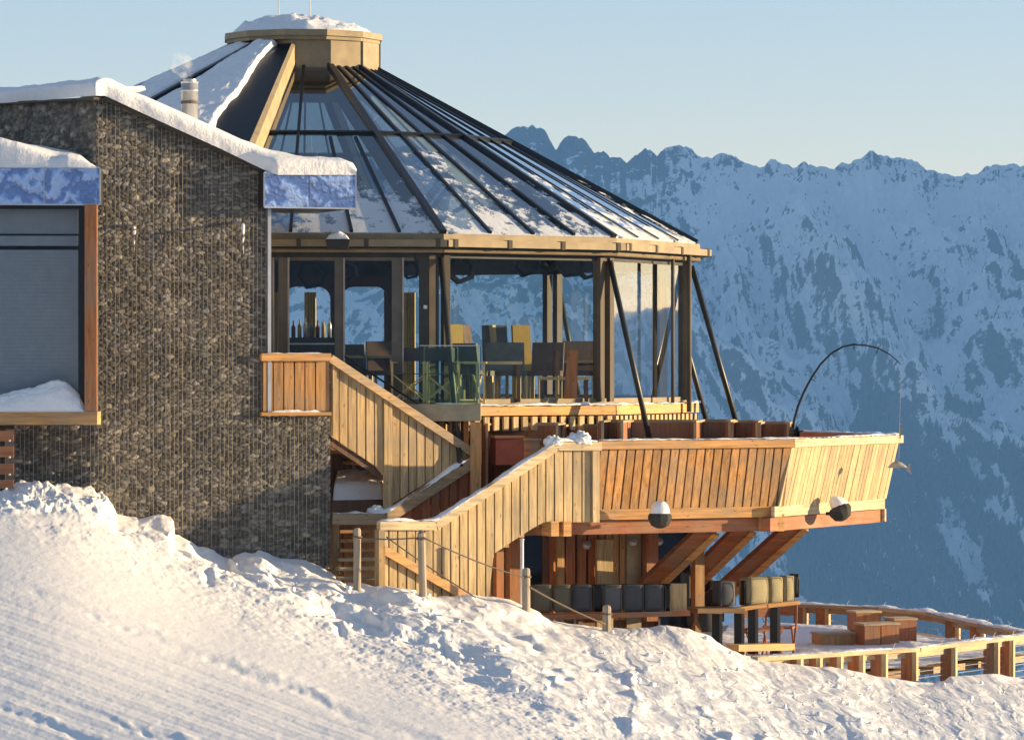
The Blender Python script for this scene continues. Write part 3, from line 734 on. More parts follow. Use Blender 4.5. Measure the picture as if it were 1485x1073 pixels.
mb.build('roof', M['bronze_dark'], lw)
s1 = LW.s_of(125); zs = LW.at(70, 596)[1]
mb = MB(); mb.prism([LW.pt(a, zs, -.16), LW.pt(s1, zs, -.16), LW.pt(s1, zb_, -.16), LW.pt(a, zb_, -.16)], V((0, .02, 0)), 1); gl_ = mb.build('window', M['glass_dark'], lw)
mb = MB()
zz = zb_ - .22
mb.prism([LW.pt(a, zb_ - .02, -.30), LW.pt(LW.s_of(112), zb_ - .02, -.30), LW.pt(LW.s_of(112), zb_ - .40, -.30), LW.pt(a, zb_ - .40, -.30)], V((0, .01, 0)), .5)
mb.bar(LW.pt(a, zb_ - .50, -.27), LW.pt(LW.s_of(112), zb_ - .50, -.27), .03, .14, tint=1.6)
while zz - .4 > zs + .1:
    zz -= .055
    mb.bar(LW.pt(a, zz - .4, -.30), LW.pt(LW.s_of(112), zz - .4, -.30), .095, .004, up=(0, 1, .12), tint=1.0)
mb.build('blind', M['blind'], lw)
mb = MB(); mb.bar(LW.pt(s1 - .04, zs, -.12), LW.pt(s1 - .04, zb_, -.12), .09, .06, tint=1); mb.bar(LW.pt(a, zb_ - .03, -.12), LW.pt(s1, zb_ - .03, -.12), .05, .06, tint=1); mb.build('window_frame', M['rafter'], lw)
mb = MB(); mb.bar(LW.pt(LW.s_of(132), zs, -.02), LW.pt(LW.s_of(132), zb_, -.02), .17, .26, up=LW.n, tint=1.0); mb.build('corner_post', M['wood_red2'], lw)
mb = MB(); z1, z2 = LW.at(70, 597, .1)[1], LW.at(70, 616, .1)[1]
mb.prism([LW.pt(a, z2, .12), LW.pt(LW.s_of(141, .12), z2, .12), LW.pt(LW.s_of(141, .12), z1, .12), LW.pt(a, z1, .12)], V((0, .5, 0)), 1.05); mb.build('sill_board', M['wood_orange_h'], lw)
mb = MB(); mb.hexa([LW.pt(a, zs - .02, -.7), LW.pt(s1, zs - .02, -.7), LW.pt(s1, zs - .02, -.75), LW.pt(a, zs - .02, -.75)], [LW.pt(a, zb_, -.7), LW.pt(s1, zb_, -.7), LW.pt(s1, zb_, -.75), LW.pt(a, zb_, -.75)], .6); mb.build('inner_wall', M['dark'], lw)
# slatted bench front below the sill
lb = thing('slatted_bench', LW.p(8, 700, .1), 'orange slatted timber bench end below the sill at the left edge', 'bench')
mb = MB()
for y in (632, 655, 680, 702):
    t, z = LW.at(10, y, .14); mb.bar(LW.pt(LW.s_of(-50), z, .14), LW.pt(LW.s_of(20, .14), z, .14), .04, .15 if y < 700 else .12, tint=random.uniform(.9, 1.1))
mb.build('slat', M['wood_red2h'], lb)
for y in (639, 663, 688):
    t, z = LW.at(14, y, .165); mb = MB(); mb.lathe(LW.pt(t, z, .162), [(.016, -.004), (.016, .006), (.008, .012)], 10, axis=LW.n, tint=1); mb.build('screw_cap', M['white'], lb)
mb = MB(); mb.bar(LW.p(4, 715, .08), LW.p(4, 622, .08), .07, .05, tint=.8); mb.build('support', M['dark'], lb)
# snow: on the wing roof, on the sill
def wing_snow(u, v):
    s = (LW.s_of(-60)) + (LW.s_of(143) - LW.s_of(-60)) * u
    D = v * 1.2
    zf = np.interp(u, [0, .3, .42, .55, .66, .7, .78, .95, 1], [.42, .42, .36, .22, .13, .12, .16, .06, .0])
    zback = np.interp(u, [0, .3, .6, .85, 1], [.42, .45, .36, .26, .0])
    h = (zf + (zback - zf) * v ** .7) * np.minimum(1, (np.maximum(v, 0) / .05) ** .5) + .02 * fbm(s * 3, D * 3, 4, 5)
    X = LW.O.x + LW.d.x * s + LW.n.x * (.03 - D); Y = LW.O.y + LW.d.y * s + LW.n.y * (.03 - D)
    return np.stack([X, Y, zt_ - .01 + np.maximum(h, 0)], -1)
snow_mound('bay_roof_snow', wing_snow, 120, 40, 'wind shaped snow drift on the roof of the glazed bay')
def sill_snow(u, v):
    s = LW.s_of(-60) + (LW.s_of(127) - LW.s_of(-60)) * u
    hp = np.interp(u, [0, .3, .45, .6, .72, .82, .93, 1], [.22, .22, .30, .36, .44, .42, .26, 0])
    h = hp * np.sin(np.clip(v, 0, 1) * math.pi * .62 + .0) ** .7 + .05 * fbm(s * 4, v * 3, 4, 6) * np.sin(v * math.pi) + .02 * fbm(s * 14, v * 9, 3, 7) * (v > .05)
    X = LW.O.x + LW.d.x * s + LW.n.x * (.11 - v * .26); Y = LW.O.y + LW.d.y * s + LW.n.y * (.11 - v * .26)
    return np.stack([X, Y, z1 + np.maximum(h, 0)], -1)
snow_mound('sill_snow', sill_snow, 110, 26, 'lumpy heap of snow lying on the orange sill of the glazed bay')

# balcony box (orange) at the right end of the stone wall
bl = thing('balcony', G.pt(sR1 + .5, zbal), 'small orange planked balcony parapet sitting on the stone wall below the entrance canopy', 'balcony')
s0, s1 = G.s_of(381, .06), G.s_of(479, .06); zt = G.at(430, 524)[1]; zb = G.at(430, 596)[1]
mb = MB(); planks(mb, G, s0, s1 - .06, lambda s: zt, lambda s: zb, w=.15, gap=.02, off=.05); mb.build('plank_front', M['wood_orange'], bl)
mb = MB(); mb.bar(G.pt(s0 - .03, G.at(430, 518)[1], .03), G.pt(s1, G.at(430, 518)[1], .03), .16, .11, tint=1.1); mb.build('rail', M['wood_orange_h'], bl)
mb = MB(); mb.bar(G.pt(s0 - .03, G.at(430, 600)[1], .05), G.pt(s1, G.at(430, 600)[1], .05), .14, .05, tint=.95); mb.build('base_board', M['wood_orange_h'], bl)
mb = MB(); mb.prism([G.pt(s0, zb, .015), G.pt(s1, zb, .015), G.pt(s1, zt, .015), G.pt(s0, zt, .015)], -G.n * .02, .6); mb.build('backing', M['wood_brown'], bl)
snow_strip('ledge_snow', [G.pt(s0 + .1, G.at(430, 598)[1], .09), G.pt(s1 - .15, G.at(430, 598)[1], .09)], .05, .05, seed=3, label='thin line of snow on the lower board of the orange balcony')
snow_strip('rail_snow', [G.pt(s0, G.at(430, 513)[1], .03), G.pt(s1 - .1, G.at(430, 513)[1], .03)], .10, .022, seed=5, label='dusting of snow on the rail of the orange balcony')

# ------------------------------------------------------------------ glass rotunda
RC = V((-3.2, 64, 0)); KC = V((-3.37, 64, 0))
def rp(R, deg, z, c=RC): return V((c.x + R * math.sin(R_(deg)), c.y - R * math.cos(R_(deg)), z))
CR = [-10, 20, 49.3, 80, 110, 140, 170, 200, 230, 260, 290, 320, 350]
ro = thing('glass_pavilion', (RC.x, RC.y, -.7), 'many sided glass restaurant pavilion with tent shaped glass roof and bronze cap', 'pavilion')
ZE, ZT, RE, RK = 1.98, 4.86, 6.30, 1.16      # eave / top of glass roof
def ring(mb, R, z0, z1, t, a0=0, a1=12, tint=1.0, c=RC, cr=CR):
    for i in range(a0, a1):
        a, b = cr[i], cr[i + 1]
        mb.hexa([rp(R, a, z0, c), rp(R, b, z0, c), rp(R - t, b, z0, c), rp(R - t, a, z0, c)], [rp(R, a, z1, c), rp(R, b, z1, c), rp(R - t, b, z1, c), rp(R - t, a, z1, c)], tint)
# glass roof facets and rafters (from the fin at -10 deg round to 170 deg)
for i in range(8):
    a, b = CR[i], CR[i + 1]
    e0, e1, k0, k1 = rp(RE, a, ZE), rp(RE, b, ZE), rp(RK, a, ZT, KC), rp(RK, b, ZT, KC)
    nn = (e1 - e0).cross(k0 - e0).normalized() * .02
    mb = MB(); mb.hexa([e0, e1, k1, k0], [e0 + nn, e1 + nn, k1 + nn, k0 + nn], 1); rg = mb.build('roof_glass', M['glass_roof'], ro)
    up = nn.normalized()
    mb = MB()
    mb.bar(e0 + up * .03, k0 + up * .03, .11, .07, up=up, tint=1)
    fr = (0.27, .52, .76) if i else (.30, .58, .80)
    for j, f in enumerate(fr):
        e = e0.lerp(e1, f); k = k0.lerp(k1, f)
        top = 1.0 if (i > 0 or j == 0) else .55
        mb.bar(e + up * .04, e.lerp(k, top) + up * .025, .05 if i < 2 else .035, .04 if i < 2 else .02, up=up, tint=1)
    m0, m1 = e0.lerp(k0, .575), e1.lerp(k1, .575)
    mb.bar(m0 + up * .03, m1 + up * .03, .05, .06, up=up, tint=1)
    mb.build('rafter', M['rafter'], ro)
# heavy timber beams inside under the glass
mb = MB()
for i in range(9):
    a = CR[i]; mb.bar(rp(RE - .3, a, ZE - .12), rp(RK, a, ZT - .15, KC), .14, .22, tint=1)
mb.build('roof_beam', M['bronze_dark'], ro)
# raised sheet metal roof (170 deg round to -10 deg)
zin, zo = 5.24, [2.95, 3.0, 3.0, 3.0, 3.0, 3.0, 2.42]
mb = MB()
for i in range(8, 12):
    a, b = CR[i], CR[i + 1]; za, zb2 = zo[i - 6], zo[i - 5]
    mb.hexa([rp(6.45, a, za - .16), rp(6.45, b, zb2 - .16), rp(1.2, b, zin - .16, KC), rp(1.2, a, zin - .16, KC)], [rp(6.45, a, za), rp(6.45, b, zb2), rp(1.2, b, zin, KC), rp(1.2, a, zin, KC)], 1)
mr = mb.build('metal_roof', M['rafter'], ro)
mb = MB()
e, k = rp(6.4, -10, 0), rp(1.22, -10, 0, KC)
tn_ = V((.10, -.02, 0))
mb.hexa([e + V((0, 0, 1.98)), k + V((0, 0, 4.86)), k + V((0, 0, zin)), e + V((0, 0, 2.42))], [e + tn_ + V((0, 0, 1.98)), k + tn_ * .5 + V((0, 0, 4.86)), k + tn_ * .5 + V((0, 0, zin - .03)), e + tn_ + V((0, 0, 2.36))], 1)
mb.build('roof_fin', M['fin'], mr)
mb = MB(); e2, k2 = rp(6.4, 230, 0), rp(1.22, 230, 0, KC)
mb.hexa([e2 + V((0, 0, 1.98)), k2 + V((0, 0, 4.86)), k2 + V((0, 0, zin)), e2 + V((0, 0, 2.9))], [e2 + tn_ + V((0, 0, 1.98)), k2 + tn_ + V((0, 0, 4.86)), k2 + tn_ + V((0, 0, zin)), e2 + tn_ + V((0, 0, 2.9))], 1)
mb.build('roof_fin', M['fin'], mr)
# seams on the metal roof
mb = MB()
for i in range(8, 12):
    for f in (0, .5):
        a, b = CR[i], CR[i + 1]
        p0 = rp(6.45, a, zo[i - 6]).lerp(rp(6.45, b, zo[i - 5]), f); p1 = rp(1.2, a, zin, KC).lerp(rp(1.2, b, zin, KC), f)
        mb.bar(p0 + V((0, 0, .03)), p1 + V((0, 0, .03)), .09 if f == 0 else .03, .10 if f == 0 else .05, tint=1)
mb.build('standing_seam', M['rafter'], mr)
# snow on the metal roof: one blanket per facet
for n_, (i, lo, hi, lb_) in enumerate(((11, .06, .80, 'bluish snow sheet on the dark roof facet beside the beige fin'), (10, .05, .93, 'long shaded snow sheet on the far left roof facet of the pavilion'), (9, .05, .95, 'snow sheet at the left rim of the pavilion roof'))):
    a, b = CR[i], CR[i + 1]
    E0, E1, K0, K1 = [np.array(x) for x in (rp(6.4, a, zo[i - 6]), rp(6.4, b, zo[i - 5]), rp(1.25, a, zin, KC), rp(1.25, b, zin, KC))]
    u, v = np.meshgrid(np.linspace(0, 1, 70), np.linspace(0, 1, 130), indexing='ij')
    hi2 = hi + .10 * fbm(v * 5 + n_, v * 0 + 3, 4, 60) - (.16 * sstep(.0, .8, v) if i == 11 else 0)
    lo2 = lo + .03 * fbm(v * 6, v * 0 + n_, 3, 61)
    uu = lo2 + (hi2 - lo2) * u
    base = (E0 * (1 - uu)[..., None] + E1 * uu[..., None]) * (1 - v)[..., None] + (K0 * (1 - uu)[..., None] + K1 * uu[..., None]) * v[..., None]
    nrm = np.cross(E1 - E0, K0 - E0); nrm /= np.linalg.norm(nrm); nrm *= np.sign(nrm[2])
    edge = np.minimum(1, np.minimum(u, 1 - u) / .05) ** .5 * np.minimum(1, np.minimum(v, 1 - v) / .02) ** .5
    h = edge * (.11 + .05 * fbm(uu * 3, v * 6, 5, 62 + n_) + .015 * fbm(uu * 20, v * 40, 3, 66)) - .01
    tag(grid_mesh('roof_snow', base + nrm * h[..., None], M['snow']), lb_, 'snow', kind='stuff')
# cap (cupola)
cp = MB(); cc = [-10, 20, 50, 80, 110, 140, 170, 200, 230, 260, 290, 320, 350]
for i in range(12):
    a, b = cc[i], cc[i + 1]
    zb_ = 4.80 if i < 6 else 5.1
    cp.hexa([rp(1.2, a, zb_, KC), rp(1.2, b, zb_, KC), rp(1.16, b, zb_, KC), rp(1.16, a, zb_, KC)], [rp(1.2, a, 5.38, KC), rp(1.2, b, 5.38, KC), rp(1.16, b, 5.38, KC), rp(1.16, a, 5.38, KC)], 1)
cup = cp.build('cap', M['beige'], ro)
cp = MB()
KC2 = V((-3.46, 64, 0))
cp.prism([rp(1.34, a, 5.36, KC2) for a in cc[:-1]], V((0, 0, .10)), 1); cp.prism([rp(1.30, a, 5.30, KC2) for a in cc[:-1]], V((0, 0, .06)), .9); cp.build('cap_flange', M['beige'], cup)
cp = MB(); cp.prism([rp(1.12, a, 4.95, KC) for a in cc[:-1]], V((0, 0, .05)), 1); cp.prism([rp(1.06, a, 4.42, KC) for a in cc[:-1]], V((0, 0, .5)), 1); cp.build('cap_ceiling_dark_fill', M['dark'], cup)  # ceiling disc, plus a block added to darken the space under the cap
for a in (20, 50, 80):
    cp = MB(); cp.bar(rp(1.205, a, 4.80, KC), rp(1.205, a, 5.36, KC), .025, .025, tint=1.2); cp.build('corner_seam', M['beige'], cup)
def cap_snow(u, v):
    th = u * 2 * math.pi; r = v * 1.22
    x = np.sin(th); y = -np.cos(th)
    h = .36 * (1 - v ** 1.7) ** .8 * (1 + .18 * np.sin(th + 2.9) * v) + .10 * fbm(x * v * 3, y * v * 3, 5, 70, .62) * np.minimum(1, (1 - v) * 5) + .05 * np.maximum(0, fbm(x * v * 9, y * v * 9, 4, 71)) * np.minimum(1, (1 - v) * 8)
    rr = r * (1 + .03 * fbm(x * 3, y * 3, 3, 72))
    return np.stack([KC2.x + rr * x, 64 + rr * y, 5.45 + np.maximum(h, 0)], -1)
snow_mound('cap_snow', cap_snow, 140, 50, 'lumpy mound of snow on top of the bronze roof cap')
for px, h, lb_ in ((404, .95, 'taller thin white antenna rod on the snowy roof cap'), (450, .62, 'shorter thin white antenna rod on the snowy roof cap')):
    q = P(px, 38, 63.5); t = thing('antenna_rod', q - V((0, 0, .05)), lb_, 'antenna', 'antenna rods on the roof cap')
    mb = MB(); mb.tube([q - V((0, 0, .1)), q + V((0, 0, h * .5)), q + V((0, 0, h))], [.010, .008, .005], 8, 1); mb.build('rod', M['white'], t)
    mb = MB(); mb.lathe(q - V((0, 0, .06)), [(.03, 0), (.03, .05), (.012, .07)], 10, tint=1); mb.build('foot', M['steel'], t)

# eave: fascia, gutter, pipes
mb = MB(); ring(mb, 6.36, 1.885, 1.975, .05, 0, 7); mb.build('eave_board', M['beige'], ro)
mb = MB()
for i in range(0, 6):
    a, b = CR[i], CR[i + 1]
    p0, p1 = rp(6.50, a, 1.83), rp(6.50, b, 1.83)
    mb.bar(p0, p1, .11, .105, tint=1)
gu = mb.build('gutter', M['beige'], ro)
for i in range(0, 5):
    a, b = CR[i], CR[i + 1]
    p0, p1 = rp(6.50, a, 1.83), rp(6.50, b, 1.83)
    for f in (.04, .34, .64, .96):
        mb = MB(); q = p0.lerp(p1, f); d = (p1 - p0).normalized(); mb.bar(q - d * .035, q + d * .035, .135, .13, tint=.55); mb.build('gutter_bracket', M['frame'], gu)
mb = MB()
for i in range(0, 6): mb.tube([rp(6.34, CR[i], 1.725), rp(6.34, CR[i + 1], 1.725)], .034, 8, 1)
mb.build('heating_pipe', M['beige'], ro)
RW = 6.10; ZF = -.56; ZH = 1.62
mb = MB(); ring(mb, RW + .05, ZH, 1.9, .14, 0, 12, 1); mb.build('header', M['bronze_dark'], ro)
mb = MB(); ring(mb, RW + .04, ZF - .03, ZF + .05, .12, 0, 12, 1); mb.build('sill', M['beige'], ro)
# corner columns, diagonal struts
for i in range(0, 12):
    a = CR[i]
    mb = MB()
    for da, tn2 in ((-1.1, 1), (1.1, 1)):
        q = rp(RW, a + da, 0); d = V((math.sin(R_(a)), -math.cos(R_(a)), 0)); mb.bar(q + V((0, 0, ZF)), q + V((0, 0, ZH + .05)), .10, .15, up=d, tint=tn2)
    mb.build('column', M['frame'], ro)
    if i < 8:
        mb = MB(); mb.tube([rp(RW + .12, a, 1.62), rp(7.12, a, -1.5)], .045, 10, 1); mb.build('strut', M['bronze_dark'], ro, True)
# downpipe beside right corner
mb = MB(); q = rp(6.3, 74, 0); mb.tube([q + V((0, 0, 1.8)), q + V((0, 0, -.75))], .04, 10, 1); q = rp(6.22, 68, 0); mb.tube([q + V((0, 0, 1.7)), q + V((0, 0, -.6))], .03, 10, 1)
mb.build('downpipe', M['frame'], ro, True)
# wall glass
for i in range(0, 12):
    a, b = CR[i] + 2, CR[i + 1] - 2
    if i in (6, 7, 8): continue
    mb = MB(); mb.hexa([rp(RW - .02, a, ZF), rp(RW - .02, b, ZF), rp(RW - .04, b, ZF), rp(RW - .04, a, ZF)], [rp(RW - .02, a, ZH), rp(RW - .02, b, ZH), rp(RW - .04, b, ZH), rp(RW - .04, a, ZH)], 1)
    mb.build('wall_glass', M['glass_refl'] if i == 2 else M['glass'], ro)
# entrance facet mullions (between -10 and 20 deg)
def on_facet(px, i=0, R=RW):
    A0, B0 = rp(R, CR[i], 0), rp(R, CR[i + 1], 0); k = (px - CX) / F
    t = (k * A0.y - A0.x) / ((B0.x - A0.x) - k * (B0.y - A0.y)); return A0.lerp(B0, t)
for px, w_, mt in ((391, .06, 'frame2'), (409, .14, 'frame2'), (490, .13, 'frame2'), (574, .16, 'frame2')):
    q = on_facet(px) + V((.02, -.03, 0)); mb = MB(); mb.bar(q + V((0, 0, ZF - .4)), q + V((0, 0, ZH)), w_, .10, up=(0, 1, 0), tint=1)
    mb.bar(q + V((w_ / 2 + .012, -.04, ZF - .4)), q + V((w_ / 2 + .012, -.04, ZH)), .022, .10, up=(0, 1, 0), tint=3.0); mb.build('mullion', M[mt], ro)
q = on_facet(622) + V((0, .0, 0)); mb = MB(); mb.bar(q + V((0, 0, ZF)), q + V((0, 0, ZH)), .30, .12, up=(0, 1, 0), tint=1); mb.build('door_pier', M['bronze_dark'], ro)
q = on_facet(617) + V((0, -.075, (HY - 445) / F * 58)); mb = MB(); mb.box(q, .055, .02, .055); mb.build('card_reader', M['white'], ro)
mb = MB(); mb.bar(on_facet(392) + V((0, -.04, 1.60)), on_facet(600) + V((0, -.04, 1.60)), .05, .05, tint=1.3); mb.build('door_head', M['frame'], ro)
# floor slab, base
mb = MB(); mb.prism([rp(RW + .02, a, -.62) for a in CR[:-1]], V((0, 0, .06)), 1); mb.build('floor', M['floor'], ro)
mb = MB(); ring(mb, 6.34, -.76, -.61, .06, 1, 5, 1.15); mb.build('base_board', M['wood_orange_h2'], ro)
mb = MB(); ring(mb, 6.2, -1.0, -.76, .04, 0, 6, .35); mb.build('base_shadow_board', M['wood_brown'], ro)
mb = MB()
for i in (1, 2, 3):
    p0, p1 = rp(6.30, CR[i], 0), rp(6.30, CR[i + 1], 0); L = (p1 - p0).length; n = int(L / .17)
    for k in range(n):
        q = p0.lerp(p1, (k + .5) / n); mb.bar(q + V((0, 0, -.99)), q + V((0, 0, -.78)), .09, .05, up=rp(1, (CR[i] + CR[i + 1]) / 2, 0) - RC, tint=random.uniform(.9, 1.3))
mb.build('base_slat', M['wood_pale'], ro)
mb = MB(); ring(mb, 5.9, -4.2, -1.0, .1, 0, 12, 1); mb.build('base_wall', M['wood_brown'], ro)
# arched inner wall on the back left
for i in (6, 7, 8):
    a, b = rp(RW - .05, CR[i], 0), rp(RW - .05, CR[i + 1], 0); d = (b - a); L = d.length; d.normalize(); nn = V((d.y, -d.x, 0))
    if nn.y > 0: nn = -nn
    nb = 3; w_ = L / nb; mb = MB()
    for k in range(nb):
        x0, x1 = k * w_ + .10, (k + 1) * w_ - .10; r = .22; zt_ = 1.42
        pl_ = [(k * w_, ZH), (k * w_, ZF), (x0, ZF), (x0, zt_ - r)] + [(x0 + r - r * math.cos(t), zt_ - r + r * math.sin(t)) for t in np.linspace(.2, math.pi / 2, 5)] + [(x1 - r + r * math.sin(t), zt_ - r + r * math.cos(t)) for t in np.linspace(0, math.pi / 2 - .2, 5)] + [(x1, zt_ - r), (x1, ZF), ((k + 1) * w_, ZF), ((k + 1) * w_, ZH)]
        mb.prism([a + d * x + V((0, 0, z)) for x, z in pl_], nn * .12, 1)
        mb.prism([a + d * x + V((0, 0, z)) + nn * .01 for x, z in ((x0, ZF), (x1, ZF), (x1, ZF + .16), (x0, ZF + .16))], nn * .06, 1)
    mb.build('arched_wall', M['brown_wall'], ro)
for px, D, lb_ in ((450, 68.6, 'narrow sunlit yellow curtain hanging left of the far arched windows'), (594, 68.9, 'narrow cream curtain beside the rightmost arched window')):
    q = P(px, 480, D); q.z = 0; mb = MB()
    vs = []
    pts = [q + V((x * .012, .03 * math.sin(x * 1.6), 0)) for x in range(-8, 9)]
    for a_, b_ in zip(pts, pts[1:]): mb.bar(a_ + V((0, 0, .35)), b_ + V((0, 0, .35)), .02, 1.9, tint=1)
    tag(mb.build('curtain', M['yellow2'], None), lb_, 'curtain', 'narrow yellow curtains in the pavilion')
q = P(397, 480, 60.5); q.z = 0; mb = MB()
for k in range(10): mb.box(q + V((-.05 + .017 * k, .03 * math.sin(k * 1.5), .3)), .02, .03, 1.7)
tag(mb.build('curtain', M['yellow2'], None), 'yellow curtain panel just right of the stone wall behind the door glass', 'curtain', 'narrow yellow curtains in the pavilion')

# pendant lamps: hexagonal rings
def pendant(px, py, D, r=.20, lab=''):
    q = P(px, py, D); t = thing('pendant_lamp', q, lab, 'lamp', 'dark hexagonal lamps hanging under the pavilion roof')
    mb = MB(); ang = random.uniform(-.4, .4)
    h = [(math.cos(ang + k * math.pi / 3), math.sin(ang + k * math.pi / 3)) for k in range(6)]
    d2 = V((math.cos(ang * .5), math.sin(ang * .5), 0))
    for k in range(6):
        (c1_, s1_), (c2_, s2_) = h[k], h[(k + 1) % 6]
        o0 = q + d2 * (c1_ * r) + V((0, 0, s1_ * r)); o1 = q + d2 * (c2_ * r) + V((0, 0, s2_ * r)); i0 = q + d2 * (c1_ * r * .72) + V((0, 0, s1_ * r * .72)); i1 = q + d2 * (c2_ * r * .72) + V((0, 0, s2_ * r * .72))
        nn = V((-d2.y, d2.x, 0)) * .14
        mb.hexa([o0 - nn, o1 - nn, i1 - nn, i0 - nn], [o0 + nn, o1 + nn, i1 + nn, i0 + nn], 1)
    mb.build('lamp_shade', M['lampshade'], t)
    mb = MB(); mb.tube([q + V((0, 0, r * .8)), V((q.x, q.y, 1.95))], .008, 6, 1); mb.build('cord', M['black'], t)
pendant(668, 390, 59.6, .24, 'large hexagonal pendant lamp nearest the left corner of the sunlit glass facet')
pendant(762, 383, 63.0, .22, 'hexagonal pendant lamp hanging in front of the far column')
pendant(800, 382, 61.6, .20, 'hexagonal pendant lamp just right of the far column')
pendant(827, 384, 60.8, .22, 'hexagonal pendant lamp nearest the middle of the sunlit facet right half')
pendant(852, 390, 62.6, .18, 'small hexagonal pendant lamp beside the bright corner column')
pendant(897, 388, 61.3, .17, 'open hexagonal lamp at the top left of the pale right facet')
pendant(939, 386, 62.3, .16, 'open hexagonal lamp at the top middle of the pale right facet')
pendant(452, 398, 64.0, .26, 'big dark hexagonal lamp seen through the entrance glass')
pendant(505, 395, 65.0, .16, 'smaller round looking lamp right of the entrance door post')
pendant(595, 392, 64.0, .16, 'dark lamp hanging left of the wide door pier')

# flood light on the gutter
t = thing('flood_light', P(490, 352, 57.3), 'black flood light capped with snow hanging at the shaded eave', 'light')
q = P(490, 352, 57.2)
mb = MB(); mb.hexa([q + V((-.15, -.1, -.10)), q + V((.15, -.1, -.10)), q + V((.15, .12, -.10)), q + V((-.15, .12, -.10))], [q + V((-.18, -.13, .04)), q + V((.18, -.13, .04)), q + V((.18, .14, .06)), q + V((-.18, .14, .06))]); mb.build('housing', M['black'], t)
mb = MB(); mb.bar(q + V((0, .1, 0)), q + V((0, .4, .12)), .05, .03); mb.build('bracket', M['black'], t)
def fsnow(u, v):
    x = (u - .5) * 2; y = (v - .5) * 2; r = np.sqrt(x * x + y * y)
    h = np.maximum(0, 1 - np.maximum(abs(x), abs(y)) ** 3) * (.09 + .03 * np.exp(-((x - .1) / .3) ** 2)) + .02 * fbm(u * 6, v * 6, 3, 80) * (abs(x) < .9)
    return np.stack([q.x + x * .17, q.y + y * .12, q.z + .05 + np.maximum(h, 0)], -1)
snow_mound('lamp_snow', fsnow, 24, 20, 'peaked cap of snow on the black flood light')

# walkway slab with glass guard in front of the entrance
wk = thing('walkway', P(650, 600, 57.2), 'bronze edged walkway slab with glass guard outside the pavilion doors', 'walkway')
zt_ = -.575; Yw = 57.35
xa, xb = (430 - CX) / F * Yw, (697 - CX) / F * Yw
mb = MB(); mb.prism([V((xa, Yw, zt_)), V((xb, Yw, zt_)), V((xb, Yw + 1.2, zt_)), V((xa, Yw + 1.2, zt_))], V((0, 0, -.25)), 1); mb.build('slab', M['beige2'], wk)
for x0, x1 in (((609 - CX) / F * Yw, (660 - CX) / F * Yw), ((661 - CX) / F * Yw, xb - .01)):
    mb = MB(); mb.box(((x0 + x1) / 2, Yw + .04, zt_ + .43), (x1 - x0), .02, .87); mb.build('guard_pane', M['glass_green'], wk)
mb = MB(); mb.box((xb - .02, Yw + .6, zt_ + .43), .02, 1.1, .87); mb.build('guard_pane', M['glass_green'], wk)
mb = MB(); mb.bar((xb - .02, Yw + .03, zt_), (xb - .02, Yw + .03, zt_ + .87), .015, .015, tint=1); mb.bar(((609 - CX) / F * Yw, Yw + .03, zt_ + .87), (xb, Yw + .03, zt_ + .87), .012, .012, tint=1)
mb.build('guard_edge', M['steel'], wk)
snow_strip('walkway_snow', [V((xa + 2, Yw + .08, zt_)), V((xb - .1, Yw + .08, zt_))], .1, .03, seed=8, label='thin snow along the foot of the glass guard')
snow_strip('sill_line_snow', [rp(6.34, 20, -.61), rp(6.34, 49.3, -.61), rp(6.34, 80, -.61)], .12, .05, seed=11, label='patchy snow on the orange board at the foot of the pavilion glass')

# ------------------------------------------------------------------ furniture inside
ZFl = -.56
def chair_proto(loc, mback, seatw=.44, hb=1.12, lab='', rot=0):
    t = thing('dining_chair', loc, lab, 'chair', 'high backed chairs inside the pavilion')
    x, y, z = loc; ca, sa = math.cos(rot), math.sin(rot)
    T = lambda a, b, c: V((x + a * ca - b * sa, y + a * sa + b * ca, z + c))
    def hx(a0, a1, b0, b1, c0, c1, sk=0):
        return ([T(a0, b0, c0), T(a1, b0, c0), T(a1, b1, c0), T(a0, b1, c0)], [T(a0, b0 + sk, c1), T(a1, b0 + sk, c1), T(a1, b1 + sk, c1), T(a0, b1 + sk, c1)])
    w2 = seatw / 2
    mb = MB(); mb.hexa(*hx(-w2, w2, -.22, .22, .40, .48), 1); mb.build('seat', mback, t)
    mb = MB(); mb.hexa(*hx(-w2, w2, .18, .25, .46, hb, .10), 1); mb.build('backrest', mback, t)
    for a in (-1, 1):
        for b in (-1, 1):
            mb = MB(); mb.hexa(*hx(a * (w2 - .03) - .02, a * (w2 - .03) + .02, b * .18 - .02, b * .18 + .02, 0, .41), 1); mb.build('leg', M['cream'], t)
    return t
for k, (px, D, mt, hb, lab, rot, w_) in enumerate((
    (669, 60.0, 'yellow', 1.20, 'mustard yellow high backed chair nearest the left pane edge', .5, .34),
    (700, 60.8, 'brownchair', 1.20, 'narrow brown high backed chair seen edge on against the mountain', 1.2, .34),
    (725, 61.0, 'greychair', 1.20, 'dark grey high backed chair in the middle of the sunlit facet', .3, .40),
    (744, 61.2, 'cream', 1.20, 'cream high backed chair just left of the far column', 1.1, .34),
    (766, 61.0, 'yellow', 1.20, 'pale yellow high backed chair in front of the far column', .4, .30),
    (735, 60.0, 'greychair', .92, 'low dark chair in front of the pale table board', .1, .6),
    (790, 60.2, 'brownchair', .92, 'brown chair back right of the far column', -.2, .5),
    (845, 61.5, 'brownchair', .95, 'brown chair at the table beside the corner column', .2, .5),
    (690, 59.6, 'greychair', .90, 'grey chair behind the edge of the glass guard', 2.6, .42),
    (560, 62.0, 'brownchair', .95, 'brown chair seen through the entrance glass', .3, .5),
    (515, 62.5, 'greychair', .9, 'grey chair deep behind the entrance glass', 2.9, .5))):
    chair_proto((P(px, 0, D).x, D, ZFl), M[mt], w_, hb, lab, rot)
